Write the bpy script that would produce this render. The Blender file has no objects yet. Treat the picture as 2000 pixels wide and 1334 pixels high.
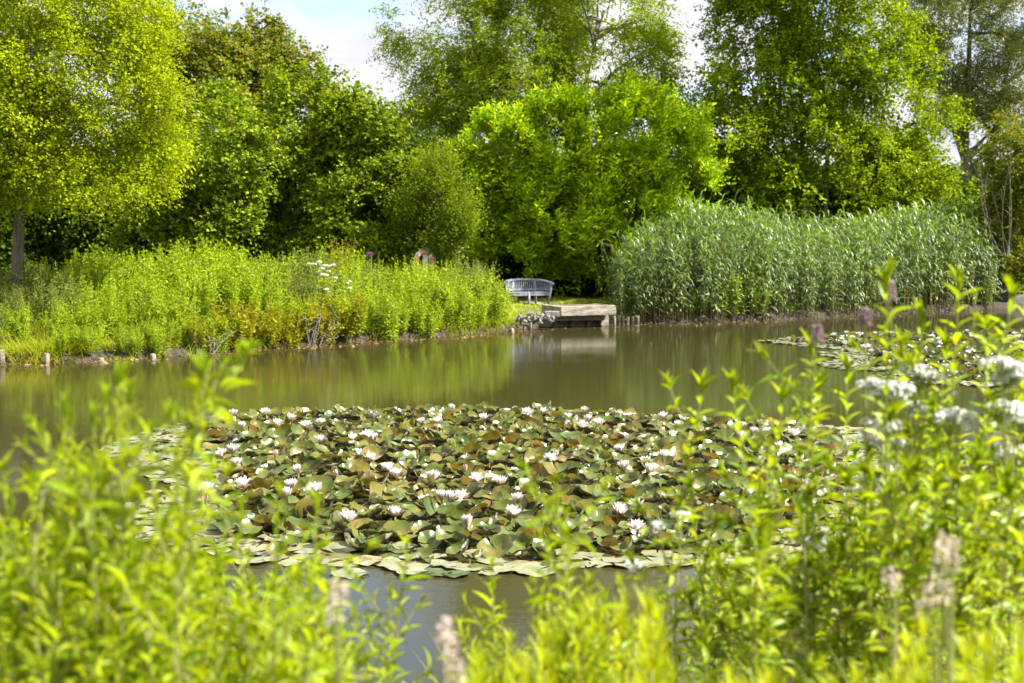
import bpy, math, random
import numpy as np
from mathutils import Vector, Matrix, Euler, noise as mnoise

SC = bpy.context.scene
COL = SC.collection
R = math.radians
# ---------------------------------------------------------------- camera
F = 2778.0                      # focal length in photograph pixels (50 mm on 36 mm, 2000 px wide)
EYE = 2.7
HORIZON = 460.0
PITCH = math.atan((667 - HORIZON) / F)
cam_d = bpy.data.cameras.new('camera'); cam = bpy.data.objects.new('camera', cam_d); COL.objects.link(cam)
cam.location = (0, 0, EYE); cam.rotation_euler = (math.pi/2 - PITCH, 0, 0)
cam_d.lens = 50.0; cam_d.sensor_width = 36.0; cam_d.clip_start = 0.05; cam_d.clip_end = 6000
cam_d.dof.use_dof = True; cam_d.dof.focus_distance = 15.0; cam_d.dof.aperture_fstop = 3.0
SC.camera = cam
SC.cycles.use_denoising = True
SC.cycles.max_bounces = 6; SC.cycles.diffuse_bounces = 2; SC.cycles.transmission_bounces = 3; SC.cycles.glossy_bounces = 3
SC.cycles.caustics_reflective = False; SC.cycles.caustics_refractive = False
SC.cycles.sample_clamp_indirect = 6.0

# ---------------------------------------------------------------- light
SUN_AZ, SUN_EL = 82.0, 50.0      # degrees to the right of straight-behind-the-camera, height
sv = Vector((math.cos(R(SUN_EL))*math.sin(R(SUN_AZ)), -math.cos(R(SUN_EL))*math.cos(R(SUN_AZ)), math.sin(R(SUN_EL))))
sd = bpy.data.lights.new('sun', 'SUN'); so = bpy.data.objects.new('sun', sd); COL.objects.link(so)
sd.energy = 5.0; sd.angle = R(0.5); sd.color = (1.0, 0.955, 0.87)
so.rotation_euler = sv.to_track_quat('Z', 'Y').to_euler(); so.location = (20, -20, 40)
SC.view_settings.view_transform = 'Standard'; SC.view_settings.look = 'None'
SC.view_settings.exposure = 1.48; SC.view_settings.gamma = 1.0

world = bpy.data.worlds.new('World'); SC.world = world; world.use_nodes = True
nt = world.node_tree; nt.nodes.clear()
def N(tree, typ, **kw):
    n = tree.nodes.new(typ)
    for k, v in kw.items(): setattr(n, k, v)
    return n
out = N(nt, 'ShaderNodeOutputWorld'); bg = N(nt, 'ShaderNodeBackground'); bg.inputs['Strength'].default_value = 0.12
sky = N(nt, 'ShaderNodeTexSky', sky_type='NISHITA', sun_disc=False)
sky.sun_elevation = R(SUN_EL); sky.sun_rotation = math.atan2(sv.x, sv.y)
tc = N(nt, 'ShaderNodeTexCoord'); sep = N(nt, 'ShaderNodeSeparateXYZ'); nt.links.new(tc.outputs['Generated'], sep.inputs[0])
zm = N(nt, 'ShaderNodeMath', operation='MAXIMUM'); nt.links.new(sep.outputs['Z'], zm.inputs[0]); zm.inputs[1].default_value = 0.0
za = N(nt, 'ShaderNodeMath', operation='ADD'); nt.links.new(zm.outputs[0], za.inputs[0]); za.inputs[1].default_value = 0.22
dx = N(nt, 'ShaderNodeMath', operation='DIVIDE'); nt.links.new(sep.outputs['X'], dx.inputs[0]); nt.links.new(za.outputs[0], dx.inputs[1])
dy = N(nt, 'ShaderNodeMath', operation='DIVIDE'); nt.links.new(sep.outputs['Y'], dy.inputs[0]); nt.links.new(za.outputs[0], dy.inputs[1])
cmb = N(nt, 'ShaderNodeCombineXYZ'); nt.links.new(dx.outputs[0], cmb.inputs[0]); nt.links.new(dy.outputs[0], cmb.inputs[1]); cmb.inputs[2].default_value = 3.3
cn = N(nt, 'ShaderNodeTexNoise'); cn.inputs['Scale'].default_value = 1.15; cn.inputs['Detail'].default_value = 7; cn.inputs['Roughness'].default_value = 0.55
nt.links.new(cmb.outputs[0], cn.inputs['Vector'])
cr = N(nt, 'ShaderNodeValToRGB'); cr.color_ramp.elements[0].position = 0.37; cr.color_ramp.elements[1].position = 0.47
nt.links.new(cn.outputs['Fac'], cr.inputs[0])
cn2 = N(nt, 'ShaderNodeTexNoise'); cn2.inputs['Scale'].default_value = 2.2; cn2.inputs['Detail'].default_value = 5
nt.links.new(cmb.outputs[0], cn2.inputs['Vector'])
cc = N(nt, 'ShaderNodeValToRGB'); cc.color_ramp.elements[0].position = 0.3; cc.color_ramp.elements[1].position = 0.68
cc.color_ramp.elements[0].color = (2.4, 2.4, 2.65, 1); cc.color_ramp.elements[1].color = (4.1, 4.1, 4.2, 1)
nt.links.new(cn2.outputs['Fac'], cc.inputs[0])
cm = N(nt, 'ShaderNodeMixRGB'); nt.links.new(cr.outputs[0], cm.inputs[0]); sk = N(nt, 'ShaderNodeMixRGB', blend_type='MULTIPLY'); sk.inputs[0].default_value = 1; sk.inputs[2].default_value = (.74, .85, 1.04, 1); nt.links.new(sky.outputs[0], sk.inputs[1]); nt.links.new(sk.outputs[0], cm.inputs[1]); nt.links.new(cc.outputs[0], cm.inputs[2])
nt.links.new(cm.outputs[0], bg.inputs[0]); nt.links.new(bg.outputs[0], out.inputs[0])

# ---------------------------------------------------------------- pixel <-> place
CP, SP = math.cos(PITCH), math.sin(PITCH)
def ray(px, py):
    xc, yc = (px-1000)/F, (667-py)/F
    return np.array([xc, CP + yc*SP, -SP + yc*CP])
def at(px, py, Y):
    d = ray(px, py); return np.array([0, 0, EYE]) + d*(Y/d[1])
def on(px, py, z=0.0):
    d = ray(px, py); return np.array([0, 0, EYE]) + d*((z-EYE)/d[2])
def to_px(p):
    x, y, z = p[0], p[1], p[2]-EYE
    f = y*CP - z*SP; u = y*SP + z*CP
    return 1000 + F*x/f, 667 - F*u/f

# ---------------------------------------------------------------- mesh helpers
def nrm(v): return v/np.maximum(np.linalg.norm(v, axis=-1, keepdims=True), 1e-9)
class MB:
    def __init__(s): s.v = []; s.f = []; s.n = 0
    def add(s, V, Fc, mat=0, smooth=False):
        V = np.asarray(V, float).reshape(-1, 3); Fc = np.asarray(Fc, int)
        s.f.append((Fc + s.n, mat, smooth)); s.v.append(V); s.n += len(V); return s
    def box(s, c, size, rz=0.0, mat=0, jit=0.0, rng=None, rot=None):
        x, y, z = [q/2 for q in size]
        V = np.array([[-x,-y,-z],[x,-y,-z],[x,y,-z],[-x,y,-z],[-x,-y,z],[x,-y,z],[x,y,z],[-x,y,z]])
        if jit: V = V + rng.normal(0, jit, V.shape)
        if rot is not None: V = V @ rot.T
        cz, sz = math.cos(rz), math.sin(rz)
        V = V @ np.array([[cz, sz, 0], [-sz, cz, 0], [0, 0, 1]])
        return s.add(V + np.array(c), [[0,3,2,1],[4,5,6,7],[0,1,5,4],[1,2,6,5],[2,3,7,6],[3,0,4,7]], mat)
    def tube(s, path, rad, sides=6, mat=0, cap=True):
        P = np.asarray(path, float); m = len(P); rad = np.broadcast_to(np.asarray(rad, float), (m,))
        T = nrm(np.gradient(P, axis=0)); ref = np.array([0.31, 0.87, 0.13]) if abs(nrm(P[-1]-P[0])[1]) < .9 else np.array([1., 0, 0])
        A = nrm(np.cross(T, ref)); B = np.cross(T, A)
        a = np.linspace(0, 2*math.pi, sides, endpoint=False)
        V = P[:, None] + rad[:, None, None]*(np.cos(a)[None, :, None]*A[:, None] + np.sin(a)[None, :, None]*B[:, None])
        i, j = np.meshgrid(np.arange(m-1), np.arange(sides), indexing='ij'); j2 = (j+1) % sides
        Q = np.stack([i*sides+j, i*sides+j2, (i+1)*sides+j2, (i+1)*sides+j], -1).reshape(-1, 4)
        s.add(V, Q, mat, True)
        if cap:
            b = s.n - m*sides
            s.f.append((np.array([np.arange(sides)[::-1]]) + b, mat, False)); s.f.append((np.array([np.arange(sides)]) + b + (m-1)*sides, mat, False))
        return s
    def leaves(s, tpl, P, D, Nn, L, W, mat=0):
        V, faces = tpl; n = len(P)
        if n == 0: return s
        D = nrm(D); S = nrm(np.cross(Nn, D)); U = np.cross(D, S)
        L = np.broadcast_to(np.asarray(L, float), (n,)); W = np.broadcast_to(np.asarray(W, float), (n,))
        X = P[:, None] + V[None, :, 0, None]*L[:, None, None]*D[:, None] + V[None, :, 1, None]*W[:, None, None]*S[:, None] + V[None, :, 2, None]*L[:, None, None]*U[:, None]
        k = len(V); off = (np.arange(n)*k)[:, None, None]
        for Fc in faces: s.f.append(((np.array(Fc)[None] + off).reshape(-1, len(Fc[0])) + s.n, mat, tpl is LANCE or tpl is BLADE))
        s.v.append(X.reshape(-1, 3)); s.n += n*k; return s
    def mesh(s, name, mats):
        V = np.concatenate(s.v); me = bpy.data.meshes.new(name); me.vertices.add(len(V)); me.vertices.foreach_set('co', V.astype(np.float32).ravel())
        loops = np.concatenate([f.ravel() for f, _, _ in s.f]); tot = np.concatenate([np.full(len(f), f.shape[1]) for f, _, _ in s.f])
        start = np.concatenate([[0], np.cumsum(tot)[:-1]])
        me.loops.add(len(loops)); me.loops.foreach_set('vertex_index', loops.astype(np.int32))
        me.polygons.add(len(tot)); me.polygons.foreach_set('loop_start', start.astype(np.int32))
        me.polygons.foreach_set('material_index', np.concatenate([np.full(len(f), m) for f, m, _ in s.f]).astype(np.int32))
        me.polygons.foreach_set('use_smooth', np.concatenate([np.full(len(f), sm) for f, _, sm in s.f]))
        me.update(calc_edges=True)
        for m in (mats if isinstance(mats, (list, tuple)) else [mats]): me.materials.append(m)
        return me
    def obj(s, name, mats, parent=None):
        return link(name, s.mesh(name, mats), parent)
def link(name, data, parent=None):
    o = bpy.data.objects.new(name, data); COL.objects.link(o)
    if parent is not None: o.parent = parent
    return o
def empty(name, loc, rz=0.0, scale=1.0, tilt=(0, 0)):
    o = link(name, None); o.location = tuple(loc); o.rotation_euler = (tilt[0], tilt[1], rz); o.scale = (scale,)*3
    o.empty_display_size = 0.1; return o
def tag(o, label, cat, group=None, kind=None):
    if label: o['label'] = label
    if cat: o['category'] = cat
    if group: o['group'] = group
    if kind: o['kind'] = kind
    return o
ORD = 'first second third fourth fifth sixth seventh eighth ninth tenth eleventh twelfth thirteenth fourteenth fifteenth sixteenth seventeenth eighteenth nineteenth twentieth'.split()
def ordw(i):
    if i < 20: return ORD[i]
    t = ['twenty', 'thirty', 'forty', 'fifty', 'sixty', 'seventy', 'eighty', 'ninety'][(i+1)//10-2]
    r = (i+1) % 10
    return t+'-'+ORD[r-1] if r else t[:-1]+'ieth'
def rank_labels(objs, fmt):
    """fmt holds {n}; things ordered from left to right along the picture"""
    objs = sorted(objs, key=lambda o: to_px(o.location)[0])
    for i, o in enumerate(objs): o['label'] = fmt.format(n=('leftmost' if i == 0 else 'rightmost' if i == len(objs)-1 else ordw(i)+'-from-left'))

DIAMOND = (np.array([[0,0,0],[.42,-.5,.10],[1,0,-.08],[.42,.5,.10]]), [[[0,1,2],[0,2,3]]])
OVAL = (np.array([[0,0,0],[.25,-.46,.06],[.72,-.42,.06],[1,0,-.06],[.72,.42,.06],[.25,.46,.06]]), [[[0,1,2,3],[0,3,4,5]]])
def _strip(w, curve, fold=.06):
    V = []; Fc = []
    n = len(w)
    for i, wi in enumerate(w):
        t = i/(n-1); z = curve*(t-t*t*1.9) if curve else 0
        V += [[t, -wi/2, z+fold*wi], [t, 0, z], [t, wi/2, z+fold*wi]]
    for i in range(n-1):
        a, b = i*3, i*3+3
        Fc += [[a, a+1, b+1, b], [a+1, a+2, b+2, b+1]]
    return np.array(V), [Fc]
LANCE = _strip([.15, .75, 1.0, .8, .45, .02], .18, .12)
def _blade(n, droop):
    V = []; Fc = []
    for i in range(n):
        t = i/(n-1); w = 1.0*(1-t**2.2)+.03
        a = droop*t; V += [[(math.sin(a)/droop if droop else t), -w/2, -(1-math.cos(a))/droop*1.0], [(math.sin(a)/droop), w/2, -(1-math.cos(a))/droop*1.0]]
    for i in range(n-1): Fc.append([2*i, 2*i+1, 2*i+3, 2*i+2])
    return np.array(V), [Fc]
BLADE = _blade(6, 1.9)
NEEDLE = (np.array([[0,-.5,0],[0,.5,0],[.55,.4,.06],[.55,-.4,.06],[1,0,0]]), [[[0,1,2,3]], [[3,2,4]]])

# ---------------------------------------------------------------- materials
def newmat(name):
    m = bpy.data.materials.new(name); m.use_nodes = True; m.node_tree.nodes.clear(); return m, m.node_tree
def ramp(t, cols, src, pos=None):
    r = N(t, 'ShaderNodeValToRGB'); e = r.color_ramp.elements
    while len(e) < len(cols): e.new(0.5)
    for i, c in enumerate(cols):
        e[i].position = pos[i] if pos else i/(len(cols)-1); e[i].color = (*c, 1)
    t.links.new(src, r.inputs[0]); return r
def leaf_mat(name, cols, trans=0.45, tmul=(1.3, 1.18, .4), rough=.5, spec=.10, nscale=.9, var=.25, gain=1.4):
    m, t = newmat(name)
    cols = [(a*gain, b_*gain, c*gain*(.6 if gain > 1 else 1)) for a, b_, c in cols]
    o = N(t, 'ShaderNodeOutputMaterial'); g = N(t, 'ShaderNodeNewGeometry')
    r = ramp(t, cols, g.outputs['Random Per Island'])
    tcn = N(t, 'ShaderNodeTexCoord'); nz = N(t, 'ShaderNodeTexNoise'); nz.inputs['Scale'].default_value = nscale; nz.inputs['Detail'].default_value = 1
    t.links.new(tcn.outputs['Object'], nz.inputs['Vector'])
    mr = N(t, 'ShaderNodeMapRange'); mr.inputs[1].default_value = .3; mr.inputs[2].default_value = .7; mr.inputs[3].default_value = 1-var; mr.inputs[4].default_value = 1+var
    t.links.new(nz.outputs['Fac'], mr.inputs[0])
    hs = N(t, 'ShaderNodeHueSaturation'); t.links.new(r.outputs[0], hs.inputs['Color']); t.links.new(mr.outputs[0], hs.inputs['Value'])
    d = N(t, 'ShaderNodeBsdfDiffuse'); t.links.new(hs.outputs[0], d.inputs[0])
    mx = N(t, 'ShaderNodeMixRGB', blend_type='MULTIPLY'); mx.inputs[0].default_value = 1; mx.inputs[2].default_value = (*tmul, 1); t.links.new(hs.outputs[0], mx.inputs[1])
    tl = N(t, 'ShaderNodeBsdfTranslucent'); t.links.new(mx.outputs[0], tl.inputs[0])
    ms = N(t, 'ShaderNodeMixShader'); ms.inputs[0].default_value = trans; t.links.new(d.outputs[0], ms.inputs[1]); t.links.new(tl.outputs[0], ms.inputs[2])
    fr = N(t, 'ShaderNodeFresnel'); fr.inputs[0].default_value = 1.42
    fm = N(t, 'ShaderNodeMath', operation='MULTIPLY'); t.links.new(fr.outputs[0], fm.inputs[0]); fm.inputs[1].default_value = spec
    gl = N(t, 'ShaderNodeBsdfGlossy'); gl.inputs['Roughness'].default_value = rough
    m2 = N(t, 'ShaderNodeMixShader'); t.links.new(fm.outputs[0], m2.inputs[0]); t.links.new(ms.outputs[0], m2.inputs[1]); t.links.new(gl.outputs[0], m2.inputs[2])
    t.links.new(m2.outputs[0], o.inputs[0]); return m
def solid_mat(name, cols, scale=6, detail=5, rough=.85, bump=.3, stretch=(1, 1, 1), spec=.3, pos=None):
    m, t = newmat(name); o = N(t, 'ShaderNodeOutputMaterial'); p = N(t, 'ShaderNodeBsdfPrincipled')
    tcn = N(t, 'ShaderNodeTexCoord'); mp = N(t, 'ShaderNodeMapping'); mp.inputs['Scale'].default_value = stretch
    t.links.new(tcn.outputs['Object'], mp.inputs[0])
    nz = N(t, 'ShaderNodeTexNoise'); nz.inputs['Scale'].default_value = scale; nz.inputs['Detail'].default_value = detail; nz.inputs['Roughness'].default_value = .65
    t.links.new(mp.outputs[0], nz.inputs['Vector'])
    r = ramp(t, cols, nz.outputs['Fac'], pos or list(np.linspace(.3, .7, len(cols)))); t.links.new(r.outputs[0], p.inputs['Base Color'])
    p.inputs['Roughness'].default_value = rough; p.inputs['Specular IOR Level'].default_value = spec
    if bump:
        b = N(t, 'ShaderNodeBump'); b.inputs['Strength'].default_value = bump; b.inputs['Distance'].default_value = .02
        t.links.new(nz.outputs['Fac'], b.inputs['Height']); t.links.new(b.outputs[0], p.inputs['Normal'])
    t.links.new(p.outputs[0], o.inputs[0]); return m

M = {}
M['oak'] = leaf_mat('oak_leaf', [(.13,.19,.008), (.20,.265,.010), (.26,.32,.012), (.34,.37,.015)], .42, spec=.05)
M['maple'] = leaf_mat('maple_leaf', [(.07,.11,.014), (.12,.165,.018), (.17,.20,.025), (.27,.19,.07)], .42, spec=.06)
M['hazel'] = leaf_mat('hazel_leaf', [(.048,.088,.008), (.085,.14,.010), (.15,.21,.014), (.27,.31,.025)], .34, spec=.08, gain=1.5)
M['ash'] = leaf_mat('ash_leaf', [(.085,.14,.016), (.13,.195,.02), (.19,.25,.022), (.26,.285,.03)], .42, spec=.06, gain=1.75)
M['laurel'] = leaf_mat('laurel_leaf', [(.065,.15,.004), (.13,.245,.005), (.25,.35,.006), (.44,.48,.010)], .36, spec=.14, rough=.4, gain=1.6, var=.35)
M['alder'] = leaf_mat('alder_leaf', [(.06,.115,.006), (.105,.165,.008), (.18,.25,.008), (.28,.32,.012)], .44, spec=.06, gain=1.5)
M['willow'] = leaf_mat('willow_leaf', [(.12,.145,.075), (.165,.19,.10), (.21,.23,.13), (.15,.175,.07)], .35, rough=.5, spec=.1, gain=1.6)
M['sallow'] = leaf_mat('sallow_leaf', [(.07,.125,.010), (.11,.175,.012), (.16,.23,.016), (.18,.16,.03)], .42, spec=.05)
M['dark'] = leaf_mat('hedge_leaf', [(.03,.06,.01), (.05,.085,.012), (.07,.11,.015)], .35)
M['bramble'] = leaf_mat('bramble_leaf', [(.06,.10,.014), (.10,.15,.016), (.16,.19,.02), (.22,.15,.03)], .42)
M['herb'] = leaf_mat('herb_leaf', [(.12,.205,.008), (.18,.275,.010), (.26,.345,.012), (.33,.38,.014)], .48, spec=.04, gain=1.5)
M['herbdull'] = leaf_mat('dull_herb_leaf', [(.09,.14,.03), (.13,.185,.035), (.18,.23,.05), (.21,.20,.06)], .45, spec=.05)
M['dogwood'] = leaf_mat('dogwood_leaf', [(.16,.20,.012), (.22,.26,.014), (.30,.29,.016), (.25,.20,.02)], .45)
M['rush'] = leaf_mat('rush_blade', [(.10,.11,.016), (.17,.13,.025), (.12,.16,.02), (.24,.15,.04)], .3)
M['grass'] = leaf_mat('grass_blade', [(.16,.23,.015), (.23,.30,.02), (.30,.34,.035), (.36,.31,.10)], .42, spec=.05)
M['reed'] = leaf_mat('reed_blade', [(.06,.125,.032), (.09,.165,.04), (.125,.205,.045), (.17,.25,.03)], .4, rough=.55, spec=.15, tmul=(1.3, 1.3, .4), gain=1.5)
M['reedstem'] = solid_mat('reed_stem', [(.10,.08,.03), (.20,.16,.07)], 3)
M['fg'] = leaf_mat('willowherb_leaf', [(.15,.235,.010), (.215,.29,.012), (.28,.345,.016), (.36,.39,.025)], .46, rough=.5, spec=.07, nscale=5)
M['fgcool'] = leaf_mat('loosestrife_leaf', [(.12,.195,.012), (.185,.26,.013), (.255,.325,.016), (.34,.37,.025)], .46, rough=.5, spec=.07, nscale=5)
M['horsetail'] = leaf_mat('horsetail_needle', [(.22,.29,.008), (.30,.345,.010), (.37,.39,.016)], .45, rough=.5, spec=.05, nscale=5)
M['fgstem'] = solid_mat('green_stem', [(.17,.23,.05), (.26,.28,.08), (.26,.20,.09)], 4, bump=0)
M['redstem'] = solid_mat('reddish_stem', [(.16,.08,.04), (.26,.15,.07), (.20,.20,.05)], 4, bump=0)
M['umbel'] = leaf_mat('white_floret', [(.88,.89,.82), (.90,.90,.87), (.80,.83,.62)], .25, tmul=(1, 1, .9), gain=1.0)
M['plume'] = leaf_mat('faded_plume', [(.55,.43,.38), (.62,.52,.44), (.48,.36,.32)], .3, tmul=(1, .95, .8), gain=1.0)
M['mauve'] = leaf_mat('mauve_floret', [(.46,.33,.36), (.38,.26,.30), (.54,.43,.44)], .35, tmul=(1, .9, 1), gain=1.0)
M['magenta'] = leaf_mat('magenta_floret', [(.48,.06,.45), (.55,.10,.55)], .3, tmul=(1, 1, 1), gain=1.0)
M['bark'] = solid_mat('bark', [(.07,.055,.035), (.15,.125,.085), (.22,.19,.14)], 5, stretch=(3, 3, .6), bump=.8)
M['palebark'] = solid_mat('pale_bark', [(.12,.10,.07), (.26,.23,.17), (.34,.31,.24)], 5, stretch=(2, 2, .8), bump=.6)
M['twig'] = solid_mat('bleached_twig', [(.22,.19,.15), (.42,.38,.31)], 8)
M['wood'] = solid_mat('weathered_oak', [(.09,.07,.05), (.26,.22,.165), (.42,.375,.30), (.50,.455,.38)], 2.4, 9, .85, .5, stretch=(1.2, 3, 5))
M['wooddark'] = solid_mat('dark_board', [(.06,.05,.035), (.15,.125,.085), (.25,.21,.15)], 4, 7, .7, .4, stretch=(1.2, 3, 6))  # darker timber tone; on the shaded edging posts it paints in shade
M['pile'] = solid_mat('pile_timber', [(.14,.11,.085), (.28,.235,.19), (.40,.35,.29)], 7, 7, .85, .5, stretch=(3, 3, .8))
M['bench'] = solid_mat('grey_weathered_teak', [(.20,.215,.26), (.28,.30,.355), (.36,.38,.44)], 5, 6, .75, .15, stretch=(2, 2, 4))
M['stone'] = solid_mat('broken_stone', [(.12,.11,.105), (.24,.225,.21), (.38,.36,.34)], 9, 8, .9, .5)
M['buoy'] = solid_mat('orange_plastic', [(.75,.30,.16), (.85,.38,.22)], 4, rough=.45, bump=0)
M['white'] = solid_mat('white_plastic', [(.70,.71,.72), (.80,.80,.80)], 4, rough=.5, bump=0)
M['gpost'] = solid_mat('green_post_paint', [(.012,.06,.04), (.02,.09,.06)], 4, rough=.5, bump=0)
M['gravel'] = solid_mat('pinkish_gravel', [(.16,.13,.12), (.30,.26,.24), (.42,.38,.36)], 40, 6, .95, .6)
M['debris'] = leaf_mat('dead_leaf', [(.20,.12,.06), (.32,.22,.12), (.14,.09,.05)], .2, gain=1.0)

# ground: grass on top, brown soil on the bank face and under the water
m, t = newmat('ground'); M['ground'] = m
o = N(t, 'ShaderNodeOutputMaterial'); p = N(t, 'ShaderNodeBsdfPrincipled'); tcn = N(t, 'ShaderNodeTexCoord')
n1 = N(t, 'ShaderNodeTexNoise'); n1.inputs['Scale'].default_value = 1.3; n1.inputs['Detail'].default_value = 8; t.links.new(tcn.outputs['Object'], n1.inputs['Vector'])
n2 = N(t, 'ShaderNodeTexNoise'); n2.inputs['Scale'].default_value = 14; n2.inputs['Detail'].default_value = 6; t.links.new(tcn.outputs['Object'], n2.inputs['Vector'])
gr = ramp(t, [(.035,.055,.012), (.075,.11,.018), (.11,.13,.03)], n2.outputs['Fac'], [.3, .5, .7])
sl = ramp(t, [(.015,.012,.008), (.04,.03,.018), (.09,.065,.04)], n2.outputs['Fac'], [.3, .5, .7])
sx = N(t, 'ShaderNodeSeparateXYZ'); t.links.new(tcn.outputs['Object'], sx.inputs[0])
ad = N(t, 'ShaderNodeMath', operation='MULTIPLY_ADD'); t.links.new(n1.outputs['Fac'], ad.inputs[0]); ad.inputs[1].default_value = .25; t.links.new(sx.outputs['Z'], ad.inputs[2])
mk = N(t, 'ShaderNodeMapRange'); mk.inputs[1].default_value = .30; mk.inputs[2].default_value = .42; t.links.new(ad.outputs[0], mk.inputs[0])
mi = N(t, 'ShaderNodeMixRGB'); t.links.new(mk.outputs[0], mi.inputs[0]); t.links.new(sl.outputs[0], mi.inputs[1]); t.links.new(gr.outputs[0], mi.inputs[2])
t.links.new(mi.outputs[0], p.inputs['Base Color']); p.inputs['Roughness'].default_value = .95
b = N(t, 'ShaderNodeBump'); b.inputs['Strength'].default_value = .6; b.inputs['Distance'].default_value = .04; t.links.new(n2.outputs['Fac'], b.inputs['Height']); t.links.new(b.outputs[0], p.inputs['Normal'])
t.links.new(p.outputs[0], o.inputs[0])

# water: murky body under a reflecting rippled surface
m, t = newmat('pond_water'); M['water'] = m
o = N(t, 'ShaderNodeOutputMaterial'); tcn = N(t, 'ShaderNodeTexCoord')
w1 = N(t, 'ShaderNodeTexNoise'); w1.inputs['Scale'].default_value = 5.0; w1.inputs['Detail'].default_value = 4; w1.inputs['Roughness'].default_value = .6
mp = N(t, 'ShaderNodeMapping'); mp.inputs['Scale'].default_value = (.7, 1.6, 1); mp.inputs['Rotation'].default_value = (0, 0, R(8)); t.links.new(tcn.outputs['Object'], mp.inputs[0]); t.links.new(mp.outputs[0], w1.inputs['Vector'])
w2 = N(t, 'ShaderNodeTexNoise'); w2.inputs['Scale'].default_value = .35; w2.inputs['Detail'].default_value = 3; t.links.new(tcn.outputs['Object'], w2.inputs['Vector'])
wm = N(t, 'ShaderNodeMapRange'); wm.inputs[1].default_value = .35; wm.inputs[2].default_value = .65; wm.inputs[3].default_value = .35; wm.inputs[4].default_value = 1.0; t.links.new(w2.outputs['Fac'], wm.inputs[0])
wh = N(t, 'ShaderNodeMath', operation='MULTIPLY'); t.links.new(w1.outputs['Fac'], wh.inputs[0]); t.links.new(wm.outputs[0], wh.inputs[1])
b = N(t, 'ShaderNodeBump'); b.inputs['Strength'].default_value = .15; b.inputs['Distance'].default_value = .02; t.links.new(wh.outputs[0], b.inputs['Height'])
df = N(t, 'ShaderNodeBsdfDiffuse'); rr = ramp(t, [(.041,.037,.012), (.049,.043,.014)], w2.outputs['Fac']); t.links.new(rr.outputs[0], df.inputs[0])
gl = N(t, 'ShaderNodeBsdfGlossy'); gl.inputs['Roughness'].default_value = .015; t.links.new(b.outputs[0], gl.inputs['Normal'])
fr = N(t, 'ShaderNodeFresnel'); fr.inputs[0].default_value = 1.333; t.links.new(b.outputs[0], fr.inputs['Normal'])
mx = N(t, 'ShaderNodeMixShader'); t.links.new(fr.outputs[0], mx.inputs[0]); t.links.new(df.outputs[0], mx.inputs[1]); t.links.new(gl.outputs[0], mx.inputs[2]); t.links.new(mx.outputs[0], o.inputs[0])

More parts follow.
